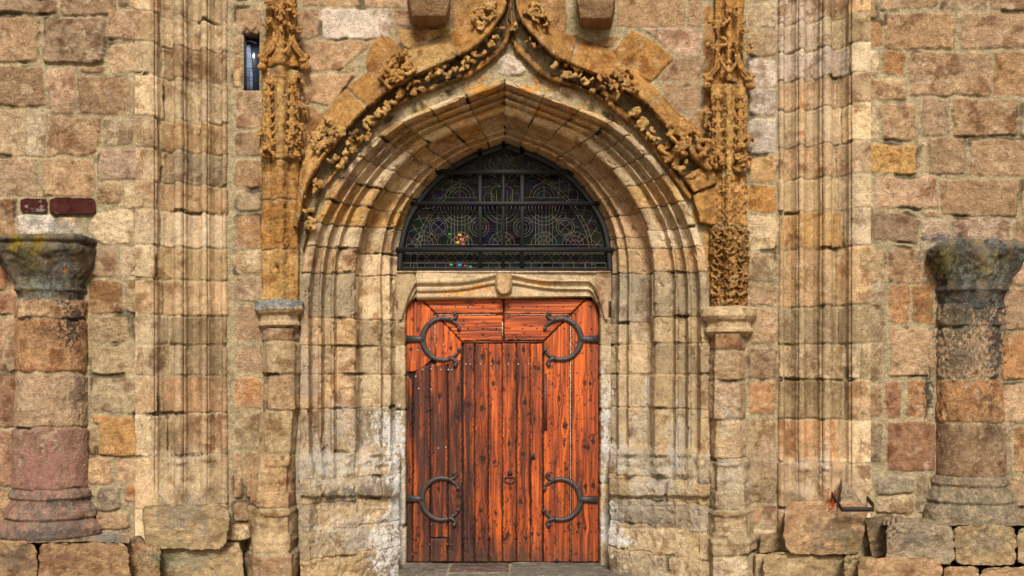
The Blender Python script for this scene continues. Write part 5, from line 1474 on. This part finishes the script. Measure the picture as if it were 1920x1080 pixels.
# bench stones beside the pilasters
def loose(nm, label, pts, d0, d1, col, seed, mat=None):
    o = rocky(nm, pts, d0, d1, col, None, seed, mat); tag(o, label, 'stone block'); return o
loose('ledge_stone', 'weathered slab projecting low between the left clustered pier and the left pilaster', [(404,985),(466,984),(472,1008),(452,1014),(400,1012)], -.30, .06, 'l', 171, M_LICHEN)
loose('footing_stone', 'broken pale footing block under the projecting slab by the left pilaster', [(402,1014),(450,1014),(455,1090),(404,1090)], -.26, .06, 'l', 172)
loose('footing_stone', 'squared footing block against the foot of the right pilaster', [(1424,1002),(1480,1000),(1482,1036),(1424,1038)], -.16, .06, 'e', 173)
loose('footing_stone', 'pale footing block below the foot of the right pilaster at ground level', [(1414,1040),(1478,1040),(1480,1095),(1414,1095)], -.22, .06, 'l', 174)
w_ = loose('stone_wedge', 'grey pointed stone wedge leaning behind the rusty iron bracket', [(1577,897),(1594,912),(1627,958),(1574,962)], -.42, -.2, 'g', 175, M_LICHEN)

# iron bracket
def bracket():
    mb = MB()
    rm = plain_mat('rusty_bracket_iron', (46, 34, 34), .7, .4, .004, 120, .5)
    pts = [P3(1560, 926, -.30), P3(1566, 938, -.38), P3(1579, 955, -.60), P3(1637, 955, -.60), P3(1638, 948, -.50), P3(1626, 934, -.33)]
    fine = []
    for a, b_ in zip(pts[:-1], pts[1:]):
        for tt in np.linspace(0, 1, 6, endpoint=False): fine.append(np.array(a) * (1 - tt) + np.array(b_) * tt)
    fine.append(np.array(pts[-1])); fine = np.array(fine)
    # flat bar: vertical width 30 mm, thickness 9 mm
    tg = np.gradient(fine, axis=0); tg /= np.linalg.norm(tg, axis=1, keepdims=True)
    V = []; n = len(fine)
    for i in range(n):
        s_ = np.cross(tg[i], [0, 0, 1]); s_ /= np.linalg.norm(s_) + 1e-9
        for a, c in ((-1, -1), (1, -1), (1, 1), (-1, 1)): V.append(fine[i] + s_ * a * .006 + np.array([0, 0, 1]) * c * .020)
    q = [(i * 4 + j, i * 4 + (j + 1) % 4, (i + 1) * 4 + (j + 1) % 4, (i + 1) * 4 + j) for i in range(n - 1) for j in range(4)] + [(0, 1, 2, 3), ((n-1)*4, (n-1)*4+1, (n-1)*4+2, (n-1)*4+3)]
    mb.add(V, q)
    o = mb.build('iron_bracket', rm); tag(o, 'dark rusty iron bracket bar at the foot of the right clustered pier', 'bracket')
bracket()

# solid core of the front behind the mouldings
mb = MB(); mb.box(float(PX(560, 0)), .92, -.4, float(PX(1335, 0)), 1.5, 3.6); mb.build('core', plain_mat('core_stone', (120, 96, 70), .95, 0, .006, 30, .3), PORTAL)
mb = MB(); mb.box(float(PX(-500, 0)), .45, -.4, float(PX(420, 0)), 1.5, 4.9); mb.build('core', plain_mat('core_stone2', (120, 96, 70), .95), WL)
mb = MB(); mb.box(float(PX(1500, 0)), .45, -.4, float(PX(2460, 0)), 1.5, 4.9); mb.build('core', plain_mat('core_stone3', (120, 96, 70), .95), WR)
GRP = {'corbel': 'corbels beside the point of the hood', 'engaged_column': 'round columns at the sides', 'pinnacled_pilaster': 'pinnacled pilasters flanking the arch', 'clustered_pier': 'clustered moulded piers', 'column_plinth': 'plinths under the columns', 'ashlar_wall': 'side walls', 'footing_stone': 'loose footing stones'}
for o in COL.objects:
    if o.parent is None and o.name.split('.')[0] in GRP: o['group'] = GRP[o.name.split('.')[0]]
    if o.parent is None and 'label' in o: o['kind'] = 'thing'
